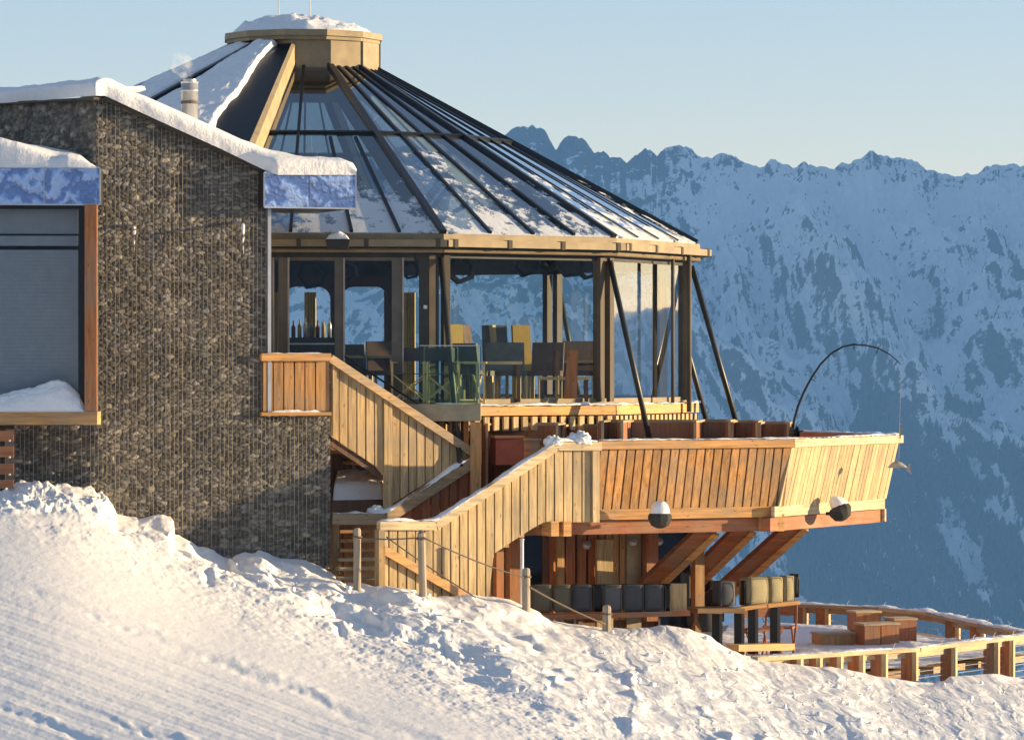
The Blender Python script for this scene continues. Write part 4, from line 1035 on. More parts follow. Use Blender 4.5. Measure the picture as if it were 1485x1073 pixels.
def table(px, D, L, h, lab):
    x = P(px, 0, D).x; t = thing('dining_table', (x, D, ZFl), lab, 'table', 'wooden tables inside the pavilion')
    mb = MB(); mb.box((x, D, ZFl + h), L, .7, .045, .0, 1); mb.build('tabletop', M['cream'], t)
    for a in (-1, 1):
        for b in (-1, 1):
            mb = MB(); mb.box((x + a * (L / 2 - .06), D + b * .28, ZFl + h / 2 - .012), .06, .06, h - .02, 0, 1); mb.build('leg', M['brownchair'], t)
table(715, 59.3, .9, .60, 'table with pale edge behind the left part of the sunlit facet')
table(818, 60.0, .8, .36, 'low pale bench table crossing the tall orange board')
table(845, 61.6, .7, .62, 'small table with pale edge next to the corner column')
table(520, 62.5, 1.1, .70, 'table deep inside behind the entrance glass')
q = P(828, 580, 59.35); mb = MB(); mb.hexa([q + V((-.11, 0, .02)), q + V((.09, 0, .02)), q + V((.09, .05, .02)), q + V((-.11, .05, .02))], [q + V((-.05, 0, .76)), q + V((.11, 0, .76)), q + V((.11, .05, .76)), q + V((-.05, .05, .76))], 1.0)
tag(mb.build('menu_board', M['wood_red2'], None), 'tall leaning orange brown board standing just inside the sunlit glass', 'board')
# serving counter with bottles behind entrance glass
ct = thing('counter', P(450, 580, 61), 'dark serving counter with shelves behind the entrance glass', 'counter')
q = P(452, 0, 61); mb = MB(); mb.box((q.x, 61, ZFl + .5), 1.0, .5, 1.0, 0, 1); mb.build('cabinet', M['bronze_dark'], ct)
for k in range(4):
    mb = MB(); mb.box((q.x, 60.72, ZFl + .30 + .2 * k), 1.04, .08, .025, 0, 1); mb.build('shelf', M['steel'], ct)
for k in range(9):
    x = q.x - .38 + k * .095; mb = MB(); mb.lathe((x, 60.9 + .04 * (k % 3), ZFl + 1.0), [(.035, 0), (.035, .14 + .02 * (k % 4)), (.012, .19 + .02 * (k % 4)), (.012, .25 + .02 * (k % 4))], 10, tint=1)
    tag(mb.build('bottle', M[('greychair', 'red_wood', 'yellow', 'steel')[k % 4]], None, True), ('grey', 'red', 'yellow', 'shiny')[k % 4] + ' bottle, ' + ('first', 'second', 'third', 'fourth', 'fifth', 'sixth', 'seventh', 'eighth', 'last')[k] + ' from the left on the dark counter', 'bottle', 'bottles on the counter')

# director chairs on the walkway
def director(px, D, lab, rot):
    x0 = P(px, 0, D).x; z0 = -.575
    t = thing('director_chair', (x0, D, z0), lab, 'chair', 'folding director chairs at the glass guard')
    ca, sa = math.cos(rot), math.sin(rot); T = lambda a, b, c: V((x0 + a * ca - b * sa, D + a * sa + b * ca, z0 + c))
    for s_ in (-1, 1):
        mb = MB(); mb.bar(T(s_ * .24, -.2, 0), T(s_ * .24, -.2, .62), .03, .02, tint=1); mb.bar(T(s_ * .24, .2, 0), T(s_ * .24, .22, .85), .03, .02, tint=1)
        mb.bar(T(s_ * .24, -.24, .62), T(s_ * .24, .24, .62), .05, .02, tint=1); mb.bar(T(s_ * .24, -.22, .03), T(s_ * .24, .22, .03), .03, .03, tint=1)
        mb.build('side_frame', M['cream'], t)
    for b in (-.16, .16):
        mb = MB(); mb.bar(T(-.24, b, .05), T(.24, b, .44), .025, .018, tint=1); mb.bar(T(.24, b + .02, .05), T(-.24, b + .02, .44), .025, .018, tint=1); mb.build('cross_brace', M['cream'], t)
    mb = MB(); mb.bar(T(0, -.2, .45), T(0, .2, .45), .48, .015, tint=1); mb.build('seat', M['cush_grey'], t)
    mb = MB(); mb.bar(T(-.25, .215, .74), T(.25, .215, .74), .02, .2, tint=1); mb.build('backrest', M['cush_grey'], t)
director(641, 57.85, 'black canvas director chair in the middle behind the glass guard', .1)
director(595, 57.95, 'black canvas director chair left of the guard partly behind the post', -.15)
director(678, 58.0, 'director chair folded narrow at the right end of the glass guard', 1.35)

# ------------------------------------------------------------------ upper timber terrace
TF = Plane(868, 57.0, 25)
k_ = (1148 - CX) / F
t1 = TF.s_of(1148); T0 = TF.pt(0, 0); T1 = TF.pt(t1, 0)
TR = Plane(1148, T1.y, 60); t2 = TR.s_of(1303); T2 = TR.pt(t2, 0)
T3 = T2 + V((-1.15, 2.9, 0)); T4 = V((1.2, 69.0, 0))
zr, zp, zf, zfb, zbm = -1.11, -1.24, -2.13, -2.29, -2.50
te = thing('terrace', (T0.x, T0.y, zfb), 'flared timber terrace with vertical planks jutting out over the valley below the pavilion', 'terrace')
LN = .24
mb = MB(); planks(mb, TF, .03, t1, lambda s: zp, lambda s: zf, w=.145, gap=.026, lean=LN, zref=zp); pf = mb.build('plank_front', M['wood_orange'], te)
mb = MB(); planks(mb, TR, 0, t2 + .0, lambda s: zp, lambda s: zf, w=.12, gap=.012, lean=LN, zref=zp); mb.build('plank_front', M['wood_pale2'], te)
mb = MB(); mb.prism([TF.pt(0, zf, -.24), TF.pt(t1, zf, -.24), TF.pt(t1, zp, -.05), TF.pt(0, zp, -.05)], -TF.n * .02, .6); mb.prism([TR.pt(0, zf, -.24), TR.pt(t2, zf, -.24), TR.pt(t2, zp, -.05), TR.pt(0, zp, -.05)], -TR.n * .02, .6)
mb.build('backing', M['wood_brown'], te)
mb = MB(); mb.bar(TF.pt(-.02, (zr + zp) / 2, -.02), TF.pt(t1 + .03, (zr + zp) / 2, -.02), .16, .12, tint=1.05); mb.build('rail', M['wood_orange_h'], te)
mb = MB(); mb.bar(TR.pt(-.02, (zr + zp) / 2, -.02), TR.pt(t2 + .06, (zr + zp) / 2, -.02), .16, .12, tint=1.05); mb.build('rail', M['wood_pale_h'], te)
mb = MB(); mb.bar(TF.pt(-.0, (zf + zfb) / 2, -.25), TF.pt(t1 - .12, (zf + zfb) / 2, -.25), .06, .16, tint=1.0); mb.build('fascia', M['wood_orange_h'], te)
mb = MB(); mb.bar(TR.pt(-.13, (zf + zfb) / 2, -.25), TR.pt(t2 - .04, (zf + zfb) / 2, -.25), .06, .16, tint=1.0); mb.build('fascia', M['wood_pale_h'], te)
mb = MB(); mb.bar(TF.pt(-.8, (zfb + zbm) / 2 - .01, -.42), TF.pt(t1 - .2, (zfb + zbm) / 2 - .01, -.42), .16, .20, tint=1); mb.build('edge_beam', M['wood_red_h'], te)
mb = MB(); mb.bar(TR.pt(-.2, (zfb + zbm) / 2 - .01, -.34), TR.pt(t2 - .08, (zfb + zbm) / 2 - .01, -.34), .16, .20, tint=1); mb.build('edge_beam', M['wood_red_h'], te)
mb = MB(); q = TR.pt(t2 - .06, (zfb + zbm) / 2, -.30); mb.box(q, .05, .2, .2, R_(60), 1.2); mb.build('beam_end_cap', M['wood_pale_h'], te)
for f in (.90, .985):
    q = TF.pt(t1 * f, 0, -.30); mb = MB(); mb.box(q + V((0, 0, zfb - .09)), .12, .10, .26, R_(25), 1.1); mb.build('joist_end', M['wood_orange_h'], te)
# back side of the parapet (seen over the front rail)
def wallseg(nm, a, b, z0, z1, m, t=.06, tint=1.0, par=te):
    mb = MB(); d = (b - a).normalized(); nn = V((d.y, -d.x, 0)); L = (b - a).length; n = max(1, int(L / .145))
    for k in range(n):
        p0 = a + d * (L * k / n + .008); p1 = a + d * (L * (k + 1) / n - .008)
        mb.hexa([p0 + V((0, 0, z0)), p1 + V((0, 0, z0)), p1 + nn * t + V((0, 0, z0)), p0 + nn * t + V((0, 0, z0))], [p0 + V((0, 0, z1)), p1 + V((0, 0, z1)), p1 + nn * t + V((0, 0, z1)), p0 + nn * t + V((0, 0, z1))], tint * random.uniform(.85, 1.1))
    return mb.build(nm, m, par)
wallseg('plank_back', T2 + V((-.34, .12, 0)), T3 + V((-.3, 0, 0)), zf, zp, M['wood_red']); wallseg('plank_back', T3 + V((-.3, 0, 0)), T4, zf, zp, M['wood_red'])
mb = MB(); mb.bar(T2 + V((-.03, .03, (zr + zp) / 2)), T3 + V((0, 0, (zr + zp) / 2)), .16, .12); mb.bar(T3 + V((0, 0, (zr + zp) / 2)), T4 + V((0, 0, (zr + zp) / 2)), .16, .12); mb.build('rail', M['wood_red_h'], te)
# deck
mb = MB(); i1, i2 = TF.pt(t1, 0, -.3), TR.pt(t2, 0, -.3)
mb.prism([V((x.x, x.y, zf - .12)) for x in (TF.pt(0, 0, -.3), TF.pt(t1 - .15, 0, -.3), TR.pt(t2 - .15, 0, -.3), T3 + V((-.1, -.1, 0)), T4, V((-2.0, 66, 0)), A.pt(A.s_of(700), 0, -1.35))], V((0, 0, .10)), 1); mb.build('deck_floor', M['wood_tan_h'], te)
for (a, b) in (((-.6, 58.6), (4.0, 61.2)), ((.6, 58.2), (5.3, 61.9)), ((-1.5, 59.8), (4.2, 63.2))):
    mb = MB(); mb.bar((a[0], a[1], zf - .26), (b[0], b[1], zf - .26), .12, .24); mb.build('joist', M['wood_red_h'], te)
# slanted braces carrying the terrace
for (p0, D0, p1, D1, w_) in (((941, 850), 60.0, (1028, 764), 58.6, .26), ((1005, 842), 61.2, (1082, 762), 59.6, .26), ((1044, 862), 61.4, (1158, 757), 60.0, .26)):
    mb = MB(); mb.bar(P(p0[0] - 14, p0[1] + 10, D0), P(p1[0], p1[1], D1), .16, w_, up=(-.7, -.35, .6), tint=1); b_ = mb.build('brace', M['wood_red_h'], te)
    mb = MB(); dd = V((.11, -.075, -.10)); mb.bar(P(p0[0] - 14, p0[1] + 10, D0) + dd, P(p1[0], p1[1], D1) + dd, .05, .10, up=(-.7, -.35, .6), tint=1.1); mb.build('painted_lit_brace_side', M['wood_orange_h'], b_)  # orange strip puts the sunlit side of the brace into the colour
# snow on the rails
snow_strip('rail_snow', [TF.pt(0, zr + .005, -.03), TF.pt(t1, zr + .005, -.03), TR.pt(t2, zr + .005, -.03)], .15, .028, seed=21, label='thin dusting of snow along the outer terrace rail')
snow_strip('rail_snow', [T2 + V((-.03, .03, zr)), T3 + V((0, 0, zr)), T4 + V((0, 0, zr))], .16, .04, seed=23, label='snow along the far terrace rail facing the valley')
# lit wall lamps on the terrace fascia
def wall_lamp(q, n_, lab, tilt=0):
    t = thing('wall_lamp', q, lab, 'lamp', 'black bowl lamps on the terrace edge')
    d = (n_ * 1 + V((0, 0, .0))).normalized(); ax = V((d.x * tilt, d.y * tilt, -1)).normalized()
    mb = MB(); mb.lathe(q, [(.155, -.08), (.18, -.05), (.185, 0), (.135, .10), (.05, .14), (.0, .145)], 10, axis=ax, tint=1); mb.build('bowl', M['lampshade'], t)
    mb = MB(); mb.bar(q - n_ * .02 - V((0, 0, .03)), q - n_ * .24 - V((0, 0, .03)), .05, .05); mb.build('arm', M['black'], t)
    u, v = np.meshgrid(np.linspace(0, 1, 40), np.linspace(0, 1, 20), indexing='ij')
    th = u * 2 * math.pi; h = .21 * np.sqrt(np.clip(1 - v ** 2.4, 0, 1)) + .02 * fbm(np.sin(th) * v * 3 + q.x, np.cos(th) * v * 3, 3, 90) * (1 - v)
    r = .15 * v ** .8 * (1 + .04 * fbm(np.sin(th) * 2, np.cos(th) * 2, 2, 91))
    so_ = grid_mesh('lamp_snow', np.stack([q.x + r * np.sin(th) - ax.x * h * .9, q.y - r * np.cos(th) - ax.y * h * .9, q.z + .05 + h * abs(ax.z)], -1), M['snow'])
    tag(so_, 'snow cap sitting on ' + lab, 'snow', kind='stuff')
wall_lamp(TF.p(957, 752, .16), TF.n, 'black bowl lamp with tall snow dome under the orange planks', 0)
wall_lamp(TR.p(1219, 742, .12), TR.n, 'tilted black bowl lamp on the pale planked corner of the terrace', .45)
# booths on the terrace
def booth(x0, x1, ytop, D, dep, lab, dark=False, slant=0):
    z1 = (HY - ytop) / F * D; a = P(x0, 0, D); b = P(x1, 0, D); a.z = b.z = 0; z0 = zf - .02
    t = thing('seating_booth', V(((a.x + b.x) / 2, D, z0)), lab, 'booth', 'timber seating booths on the upper terrace')
    d = (b - a).normalized(); bk = V((.15, 1, 0)).normalized() * dep
    def pan(p, q, nm, m, tt=.05, za=z1, zb=z1):
        mb = MB(); dd = (q - p).normalized(); nn = V((dd.y, -dd.x, 0)) * tt
        mb.hexa([p + V((0, 0, z0)), q + V((0, 0, z0)), q + nn + V((0, 0, z0)), p + nn + V((0, 0, z0))], [p + V((0, 0, za)), q + V((0, 0, zb)), q + nn + V((0, 0, zb)), p + nn + V((0, 0, za))], random.uniform(.85, 1.1)); return mb.build(nm, m, t)
    pan(a + bk, b + bk, 'back_panel', M['wood_red2'], .05)
    for e in (a, b):
        pan(e + bk, e + V((0, .05, 0)), 'side_panel', M['wood_red'], .05)
        mb = MB(); mb.bar(e + V((0.02, .02, z0)), e + V((0.02, .02, z1)), .04, .05, up=(0, 1, 0), tint=1.1); mb.build('edge_batten', M['wood_pale'], t)
    mb = MB(); mb.bar(a + bk + V((0, 0, z1 + .01)), b + bk + V((0, 0, z1 + .01)), .12, .05); mb.bar(b + V((0, 0, z1 + .015)), b + bk + V((0, 0, z1 + .017)), .08, .03); mb.bar(a + V((0, 0, z1 + .015)), a + bk + V((0, 0, z1 + .017)), .08, .03); mb.build('cap_board', M['wood_tan_h'], t)
    mb = MB(); mb.box((a + b) / 2 + bk * .6 + V((0, 0, z1 - .34)), (b - a).length * .86, .5 * dep, .05, 0, 1.1); mb.build('bench_seat', M['wood_orange_h'], t)
booth(704, 806, 617, 58.3, .8, 'leftmost timber booth above the red box beside the stairs')
booth(815, 866, 619, 58.9, .7, 'short dark booth behind the snow lump on the stair rail')
booth(872, 900, 613, 58.2, .9, 'narrow booth just right of the stair parapet post')
booth(905, 1006, 613, 59.2, 1.0, 'wide timber booth in front of the pale right facet of the pavilion')
booth(1012, 1056, 612, 60.2, .8, 'booth right of the leaning strut foot')
booth(1060, 1096, 613, 60.6, .8, 'booth second from the right end of the terrace row')
booth(1100, 1142, 615, 60.8, .8, 'rightmost booth beside the curved rod')
t = thing('wooden_box', P(745, 672, 57.9), 'deep red painted timber box seat at the head of the stairs', 'box')
q = P(735, 654, 58.0); mb = MB(); mb.box(q, .42, .5, .40, R_(10), 1); mb.build('body', M['red_wood'], t)
mb = MB(); mb.box(q + V((0, 0, .215)), .46, .54, .03, R_(10), 1); mb.build('lid', M['wood_red_h'], t)
q = P(763, 655, 58.3); t = thing('wooden_box', q, 'light orange timber box seat right of the red one by the stairs', 'box')
mb = MB(); mb.box(q, .26, .4, .34, R_(25), 1); mb.build('body', M['wood_orange_h'], t); mb = MB(); mb.box(q + V((0, 0, .185)), .30, .44, .03, R_(25), 1); mb.build('lid', M['wood_tan_h'], t)
# orange posts between walkway and terrace
for k, px in enumerate((640, 652, 664, 676)):
    mb = MB(); q0 = P(px, 600, 57.7); mb.bar(V((q0.x, 57.7, -2.3)), V((q0.x, 57.7, -.84)), .075, .05, up=(0, 1, 0)); mb.build('support_batten', M['wood_orange'], wk)
mb = MB(); q0 = P(690, 600, 57.3); mb.bar(V((q0.x, 57.4, -2.9)), V((q0.x, 57.4, -.84)), .16, .12, up=(0, 1, 0)); mb.build('support_post', M['wood_orange'], wk)

# bent fishing rod with reel, line, and a hanging fish
Dr = 60.2
rod = [(1149, 624), (1151, 612), (1157, 590), (1165, 570), (1176, 549), (1190, 528), (1206, 512), (1222, 503), (1238, 499.5), (1256, 501), (1274, 505), (1290, 514), (1302, 524), (1307, 529)]
pts = [P(x, y, Dr) for x, y in rod]
t = thing('fishing_rod', P(1149, 632, Dr), 'giant bent fishing rod arching over the right terrace corner', 'fishing rod')
mb = MB(); mb.tube(pts, [.022 - .014 * k / 13 for k in range(14)], 10, 1); mb.build('rod', M['black'], t, True)
mb = MB(); mb.tube([P(1148, 640, Dr), P(1149, 622, Dr)], .05, 10, 1); mb.build('handle', M['black'], t, True)
mb = MB(); q = P(1152, 627, Dr - .1); mb.lathe(q, [(.06, -.06), (.10, -.05), (.05, -.02), (.05, .02), (.10, .05), (.06, .06)], 14, axis=(1, .3, .1), tint=1); mb.bar(q, q + V((.14, -.03, .03)), .02, .02); mb.build('reel', M['black'], t)
for k in (4, 6, 8, 10, 12):
    c = pts[k]; d = (pts[k + 1] - pts[k - 1]).normalized(); nn = V((d.z, 0, -d.x)); mb = MB()
    ct_ = c + nn * .055; mb.tube([ct_ + (nn * math.cos(a) + V((0, 1, 0)) * math.sin(a)) * .028 for a in np.linspace(0, 2 * math.pi, 11)], .006, 6, 1); mb.bar(c, c + nn * .03, .012, .012); mb.build('line_guide', M['black'], t)
mb = MB(); mb.tube([pts[-1], P(1305, 600, Dr), P(1303.5, 665, Dr)], .0035, 5, 1); mb.build('line', M['steel'], t)
q = P(1302, 680, Dr); fi = thing('fish_figure', q, 'small pale fish figure hanging from the line beside the terrace corner', 'ornament')
mb = MB(); rs_ = [.004, .03, .05, .055, .045, .03, .012]; px_ = [V((-.16 + .05 * k, 0, .02 + .05 * math.sin(k * .5))) for k in range(7)]
mb.tube([q + p for p in px_], rs_, 10, 1); mb.build('body', M['wood_grey2'], fi, True)
mb = MB(); e = q + px_[-1]; mb.prism([e + V((-.01, -.006, 0)), e + V((.06, -.006, .07)), e + V((.05, -.006, -.02)), e + V((.08, -.006, -.12)), e + V((0, -.006, -.05))], V((0, .012, 0)), 1); mb.build('tail', M['wood_grey2'], fi)
mb = MB(); e = q + px_[3]; mb.prism([e + V((-.04, -.005, .04)), e + V((.0, -.005, .10)), e + V((.05, -.005, .04))], V((0, .01, 0)), 1); mb.prism([e + V((-.0, -.005, -.04)), e + V((.03, -.005, -.10)), e + V((.05, -.005, -.03))], V((0, .01, 0)), 1); mb.build('fin', M['wood_grey2'], fi)
mb = MB(); mb.bar(P(1305.5, 636, 61.6), P(1305.5, 618, 61.6), .02, .02); tag(mb.build('rail_pin', M['wood_pale']), 'small pale pin standing on the far right corner of the terrace rail', 'pin')

# ------------------------------------------------------------------ staircases
st = thing('staircase', A.pt(A.s_of(640), -3.6, -.7), 'timber outdoor staircase with planked parapets zigzagging between pavilion door and snow', 'staircase')
# front parapet of the lower flight (plane A)
S = lambda px, py: A.at(px, py)
topA = lin([S(551, 768), S(631, 768), S(806, 653), S(870, 653)])
sa, sb, sc_, sd_ = A.s_of(551), A.s_of(716), A.s_of(768), A.s_of(866)
zbotA = lin([(sa, S(551, 900)[1]), (A.s_of(714.5), S(714, 900)[1]), (A.s_of(715.5), S(715, 803)[1]), (A.s_of(766), S(766, 770)[1]), (A.s_of(787), S(787, 757)[1]), (sd_, S(868, 757)[1])])
mb = MB(); planks(mb, A, sa, A.s_of(804), topA, zbotA, w=.140, gap=.022); planks(mb, A, A.s_of(804), sd_ - .10, topA, zbotA, w=.140, gap=.022); mb.build('plank_front', M['wood_pale'], st)
mb = MB(); mb.prism([A.pt(s_, z_, -.04) for s_, z_ in ((sa, -3.6), (A.s_of(714), -3.6), (A.s_of(714), zbotA(A.s_of(716)) + .05), (A.s_of(787), zbotA(A.s_of(787)) + .03), (sd_, zbotA(sd_) + .03), (sd_, topA(sd_)), (A.s_of(806), topA(A.s_of(806))), (A.s_of(631), topA(A.s_of(631))), (sa, topA(sa)))], -A.n * .02, .55); mb.build('backing', M['wood_brown'], st)
mb = MB(); mb.bar(A.pt(sd_ - .04, zbotA(sd_) - .0, .01), A.pt(sd_ - .04, topA(sd_) + .02, .01), .11, .07, up=A.n, tint=1.1); mb.build('corner_board', M['wood_pale'], st)
mb = MB(); R1 = [A.p(549, 762, .01), A.p(631, 762, .01), A.p(806, 647, .01), A.p(870, 647, .01)]
for a, b in zip(R1, R1[1:]): mb.bar(a, b, .12, .125, tint=1.1)
mb.build('hand_rail', M['wood_pale_h'], st)
mb = MB(); mb.bar(A.pt(sa + .0, -3.7, .0), A.pt(sa + .0, topA(sa), .0), .10, .14, up=A.n, tint=.8); mb.build('newel_post', M['wood_tan'], st)
mb = MB(); mb.bar(A.p(553, 795, .05), A.p(680, 868, .05), .04, .12, tint=1.1); mb.build('diagonal_board', M['wood_orange_h2'], st)
# back parapet of lower flight / side of the upper flight (plane B)
SB = lambda px, py: B.at(px, py)
s478, s556, s690 = B.s_of(479), B.s_of(556), B.s_of(690)
topB = lin([SB(479, 527), SB(690, 667)])
botB = lin([SB(479, 632), SB(555, 683), (s556 + .001, SB(556, 738)[1]), SB(690, 655)])
mb = MB(); planks(mb, B, s478, s556, topB, botB, w=.140, gap=.02); planks(mb, B, s556, s690 - .02, topB, botB, w=.14, gap=.02); mb.build('plank_side', M['wood_tan'], st)
mb = MB(); mb.bar(B.p(478, 520, .02), B.p(692, 662, .02), .12, .12, tint=1.05); mb.build('hand_rail', M['wood_tan_h'], st)
mb = MB(); mb.bar(B.pt(s556 + .06, SB(556, 738)[1], .02), B.pt(s556 + .06, topB(s556) - .02, .02), .13, .05, up=B.n, tint=1.0); mb.bar(B.pt(s478 + .05, SB(479, 632)[1], .02), B.pt(s478 + .05, topB(s478) - .02, .02), .06, .05, up=B.n, tint=1.0); mb.build('post', M['wood_tan'], st)
# metal handrail above it
mb = MB(); mb.tube([B.p(500, 517, -.3), B.p(690, 640, -.3), B.p(697, 652, -.25), B.p(690, 662, -.2)], .016, 8, 1); mb.build('metal_hand_rail', M['black'], st, True)
# treads and stringers of upper flight
for k in range(9):
    f = k / 8; q = B.p(486 + f * 190, 640 + f * 128, -.7)
    mb = MB(); mb.box(q, .30, 1.15, .05, R_(28), random.uniform(.8, 1.2)); mb.build('tread', M['wood_orange_h'], st)
mb = MB(); mb.bar(B.p(478, 640, -.06), B.p(556, 692, -.06), .05, .10, tint=.6); mb.bar(B.p(478, 640, -1.2), B.p(690, 780, -1.2), .06, .2, tint=.6); mb.build('stringer', M['wood_brown'], st)
# rail board of the lower flight's back side, with planks beneath
R2 = [B.p(480, 752, .07), B.p(558, 752, .07), B.p(692, 664, .07)]
mb = MB()
for a, b in zip(R2, R2[1:]): mb.bar(a, b, .14, .17, tint=.85)
mb.build('inner_rail', M['wood_tan_h'], st)
mb = MB(); planks(mb, B, s556, s690, lin([SB(556, 758), SB(690, 672)]), lin([SB(556, 860), SB(690, 765)]), w=.15, gap=.03, off=.03); mb.build('inner_planks', M['wood_red'], st)
mb = MB(); mb.bar(B.p(693, 800, .1), B.p(693, 660, .1), .08, .08, up=(0, 1, 0), tint=1); mb.build('newel_post', M['wood_pale'], st)
# treads of the lower flight
for k in range(8):
    f = k / 7; q = A.pt(A.s_of(640) + f * 1.75, -3.2 + f * 1.0, -.68)
    mb = MB(); mb.box(q, .30, 1.2, .05, R_(28), random.uniform(.8, 1.1)); mb.build('tread', M['wood_tan_h'], st)
mb = MB(); mb.prism([A.pt(A.s_of(556), -3.3, -.06), A.pt(A.s_of(636), -3.3, -.06), A.pt(A.s_of(636), -3.3, -1.28), A.pt(A.s_of(556) - .8, -3.3, -1.28)], V((0, 0, .07)), 1); mb.build('landing', M['wood_tan_h'], st)
# snowy platform under the upper flight, with beam
q0, q1 = B.p(482, 745, -.5), B.p(556, 745, -.5)
mb = MB(); mb.prism([q0, q1, q1 + V((0, 1.2, 0)), q0 + V((0, 1.2, 0))], V((0, 0, .20)), .7); mb.build('platform_beam', M['wood_brown'], st)
def plat(u, v):
    x = q0.x + (q1.x - q0.x) * u; y0 = q0.y + (q1.y - q0.y) * u; h = .26 + .30 * v + .05 * fbm(u * 4, v * 3, 4, 95)
    h = h * np.minimum(1, np.minimum(np.minimum(u, 1 - u) / .04, np.maximum(v, 0) / .06) ** .5) 
    return np.stack([x + 0 * v, y0 + 1.2 * v, q0.z + .20 + h * .9], -1)
snow_mound('platform_snow', plat, 40, 30, 'shaded blue block of snow lying on the platform under the upper stair flight')
mb = MB(); planks(mb, B, B.s_of(478), s556 + .1, lambda s: -1.0, lambda s: -3.9, w=.15, gap=.02, off=-1.25); mb.build('rear_planks', M['wood_brown'], st)
# treads of the lowest flight (edge lit)
for k in range(7):
    y = 770 + k * 13.5; w_ = .45 + .07 * k; q = P(486 + w_ * 50 + 2, y, 56.9 - .12 * k)
    mb = MB(); mb.box(q, w_, .26, .045, R_(20), random.uniform(.9, 1.2)); mb.build('tread', M['wood_orange_h' if k < 3 else 'wood_pale_h'], st)
mb = MB(); mb.bar(P(487, 860, 56.6), P(487, 760, 56.6), .10, .08, up=(0, 1, 0)); mb.build('newel_post', M['wood_tan'], st)
# snow on stair rails
snow_strip('rail_snow', [A.p(549, 755, .0), A.p(631, 755, .0), A.p(806, 640, .0), A.p(868, 640, .0)], .15, .055, seed=31, label='lumpy snow along the hand rail of the pale front stair parapet')
snow_strip('rail_snow', [B.p(480, 744, .07), B.p(558, 744, .07), B.p(692, 656, .07)], .17, .07, seed=33, label='shaded blue snow along the inner rail of the lower flight')
for px, py, r, lab in ((840, 640, .13, 'round lump of snow on top of the stair parapet'), (803, 643, .10, 'smaller lump of snow at the bend of the stair parapet'), (545, 744, .10, 'small heap of snow where the inner stair rail bends')):
    q = (A if px > 600 else B).p(px, py, -.03)
    def lump(u, v, q=q, r=r):
        th = u * 2 * math.pi; ph = v * math.pi / 2 * 1.15; rr = r * (1 + .5 * fbm(np.sin(th) * np.sin(ph) * 2.2 + q.x, np.cos(th) * 2 + ph * 2, 4, 98, .65))
        return np.stack([q.x + 1.35 * rr * np.sin(ph) * np.sin(th), q.y - rr * np.sin(ph) * np.cos(th), q.z - .01 + rr * 1.1 * np.cos(ph)], -1)
    snow_mound('snow_lump', lump, 40, 24, lab)

# ------------------------------------------------------------------ ground floor under the terrace
W = Plane(860, 59.6, 25)
gf = thing('ground_floor', W.pt(0, -4.3), 'timber clad ground floor with dark window under the terrace', 'building')
zt_ = zbm + .1
def wplank(a, b, y0, y1, m, off=0, tint=1.0, nm='wall_plank', w=.15, gap=.04):
    mb = MB(); planks(mb, W, W.s_of(a, off), W.s_of(b, off), lambda s: W.at(a, y0)[1], lambda s: W.at(a, y1)[1], w=w, gap=gap, off=off); return mb.build(nm, m, gf)
mb = MB(); mb.prism([W.pt(W.s_of(790), -4.4, -.08), W.pt(W.s_of(1005), -4.4, -.08), W.pt(W.s_of(1005), zt_, -.08), W.pt(W.s_of(790), zt_, -.08)], -W.n * .1, .8); mb.build('wall', M['wood_brown'], gf)
wplank(803, 868, 758, 900, M['wood_red2'], w=.19); wplank(868, 908, 758, 900, M['wood_orange2'], w=.12, gap=.02)
for px, w_, m_ in ((812, .12, 'wood_orange2'), (876, .28, 'wood_pale')):
    mb = MB(); mb.bar(W.p(px, 910, .12), W.p(px, 765 if px < 860 else 782, .12), w_, .07, up=W.n); mb.build('pilaster', M[m_], gf)
mb = MB(); mb.prism([W.p(909, 910, .02), W.p(930, 910, .02), W.p(930, 758, .02), W.p(909, 758, .02)], -W.n * .04, 1.1); mb.build('metal_panel', M['beige2'], gf)
mb = MB(); mb.bar(W.p(943, 900, .10), W.p(943, 758, .10), .20, .16, up=W.n, tint=1); mb.build('post', M['wood_red'], gf)
mb = MB(); mb.prism([W.p(955, 910, -.02), W.p(1000, 910, -.02), W.p(1000, 758, -.02), W.p(955, 758, -.02)], -W.n * .03, 1); mb.build('window', M['darkglass'], gf)
mb = MB(); mb.bar(W.p(1012, 930, .15), W.p(1012, 775, .15), .16, .14, up=W.n, tint=.9); mb.build('post', M['wood_orange'], gf)
mb = MB(); mb.prism([W.p(752, 920, -.1), W.p(802, 920, -.1), W.p(802, 762, -.1), W.p(752, 762, -.1)], -W.n * .03, 1); wi = mb.build('window', M['darkglass'], gf)
mb = MB(); mb.bar(W.p(803, 900, -.02), W.p(803, 760, -.02), .10, .12, up=W.n); mb.bar(W.p(755, 900, -.02), W.p(755, 760, -.02), .05, .12, up=W.n); mb.build('frame', M['wood_red2'], wi)
mb = MB(); mb.bar(W.p(745, 905, .5), W.p(745, 775, .5), .20, .16, up=W.n, tint=1.0); mb.build('post', M['wood_red2'], gf)
mb = MB(); mb.bar(W.p(723, 890, 1.2), W.p(723, 790, 1.2), .12, .12, up=W.n, tint=1.0); mb.build('post', M['wood_red2'], gf)
mb = MB(); mb.bar(W.p(730, 772, .9), W.p(1010, 760, .9), .10, .12, tint=.9); mb.build('lintel', M['wood_red_h'], gf)
for px in (798, 816):
    mb = MB(); mb.box(A.p(px, 766, -.1), .13, .3, .22, R_(28), 1); mb.build('beam_end', M['wood_orange_h'], gf)
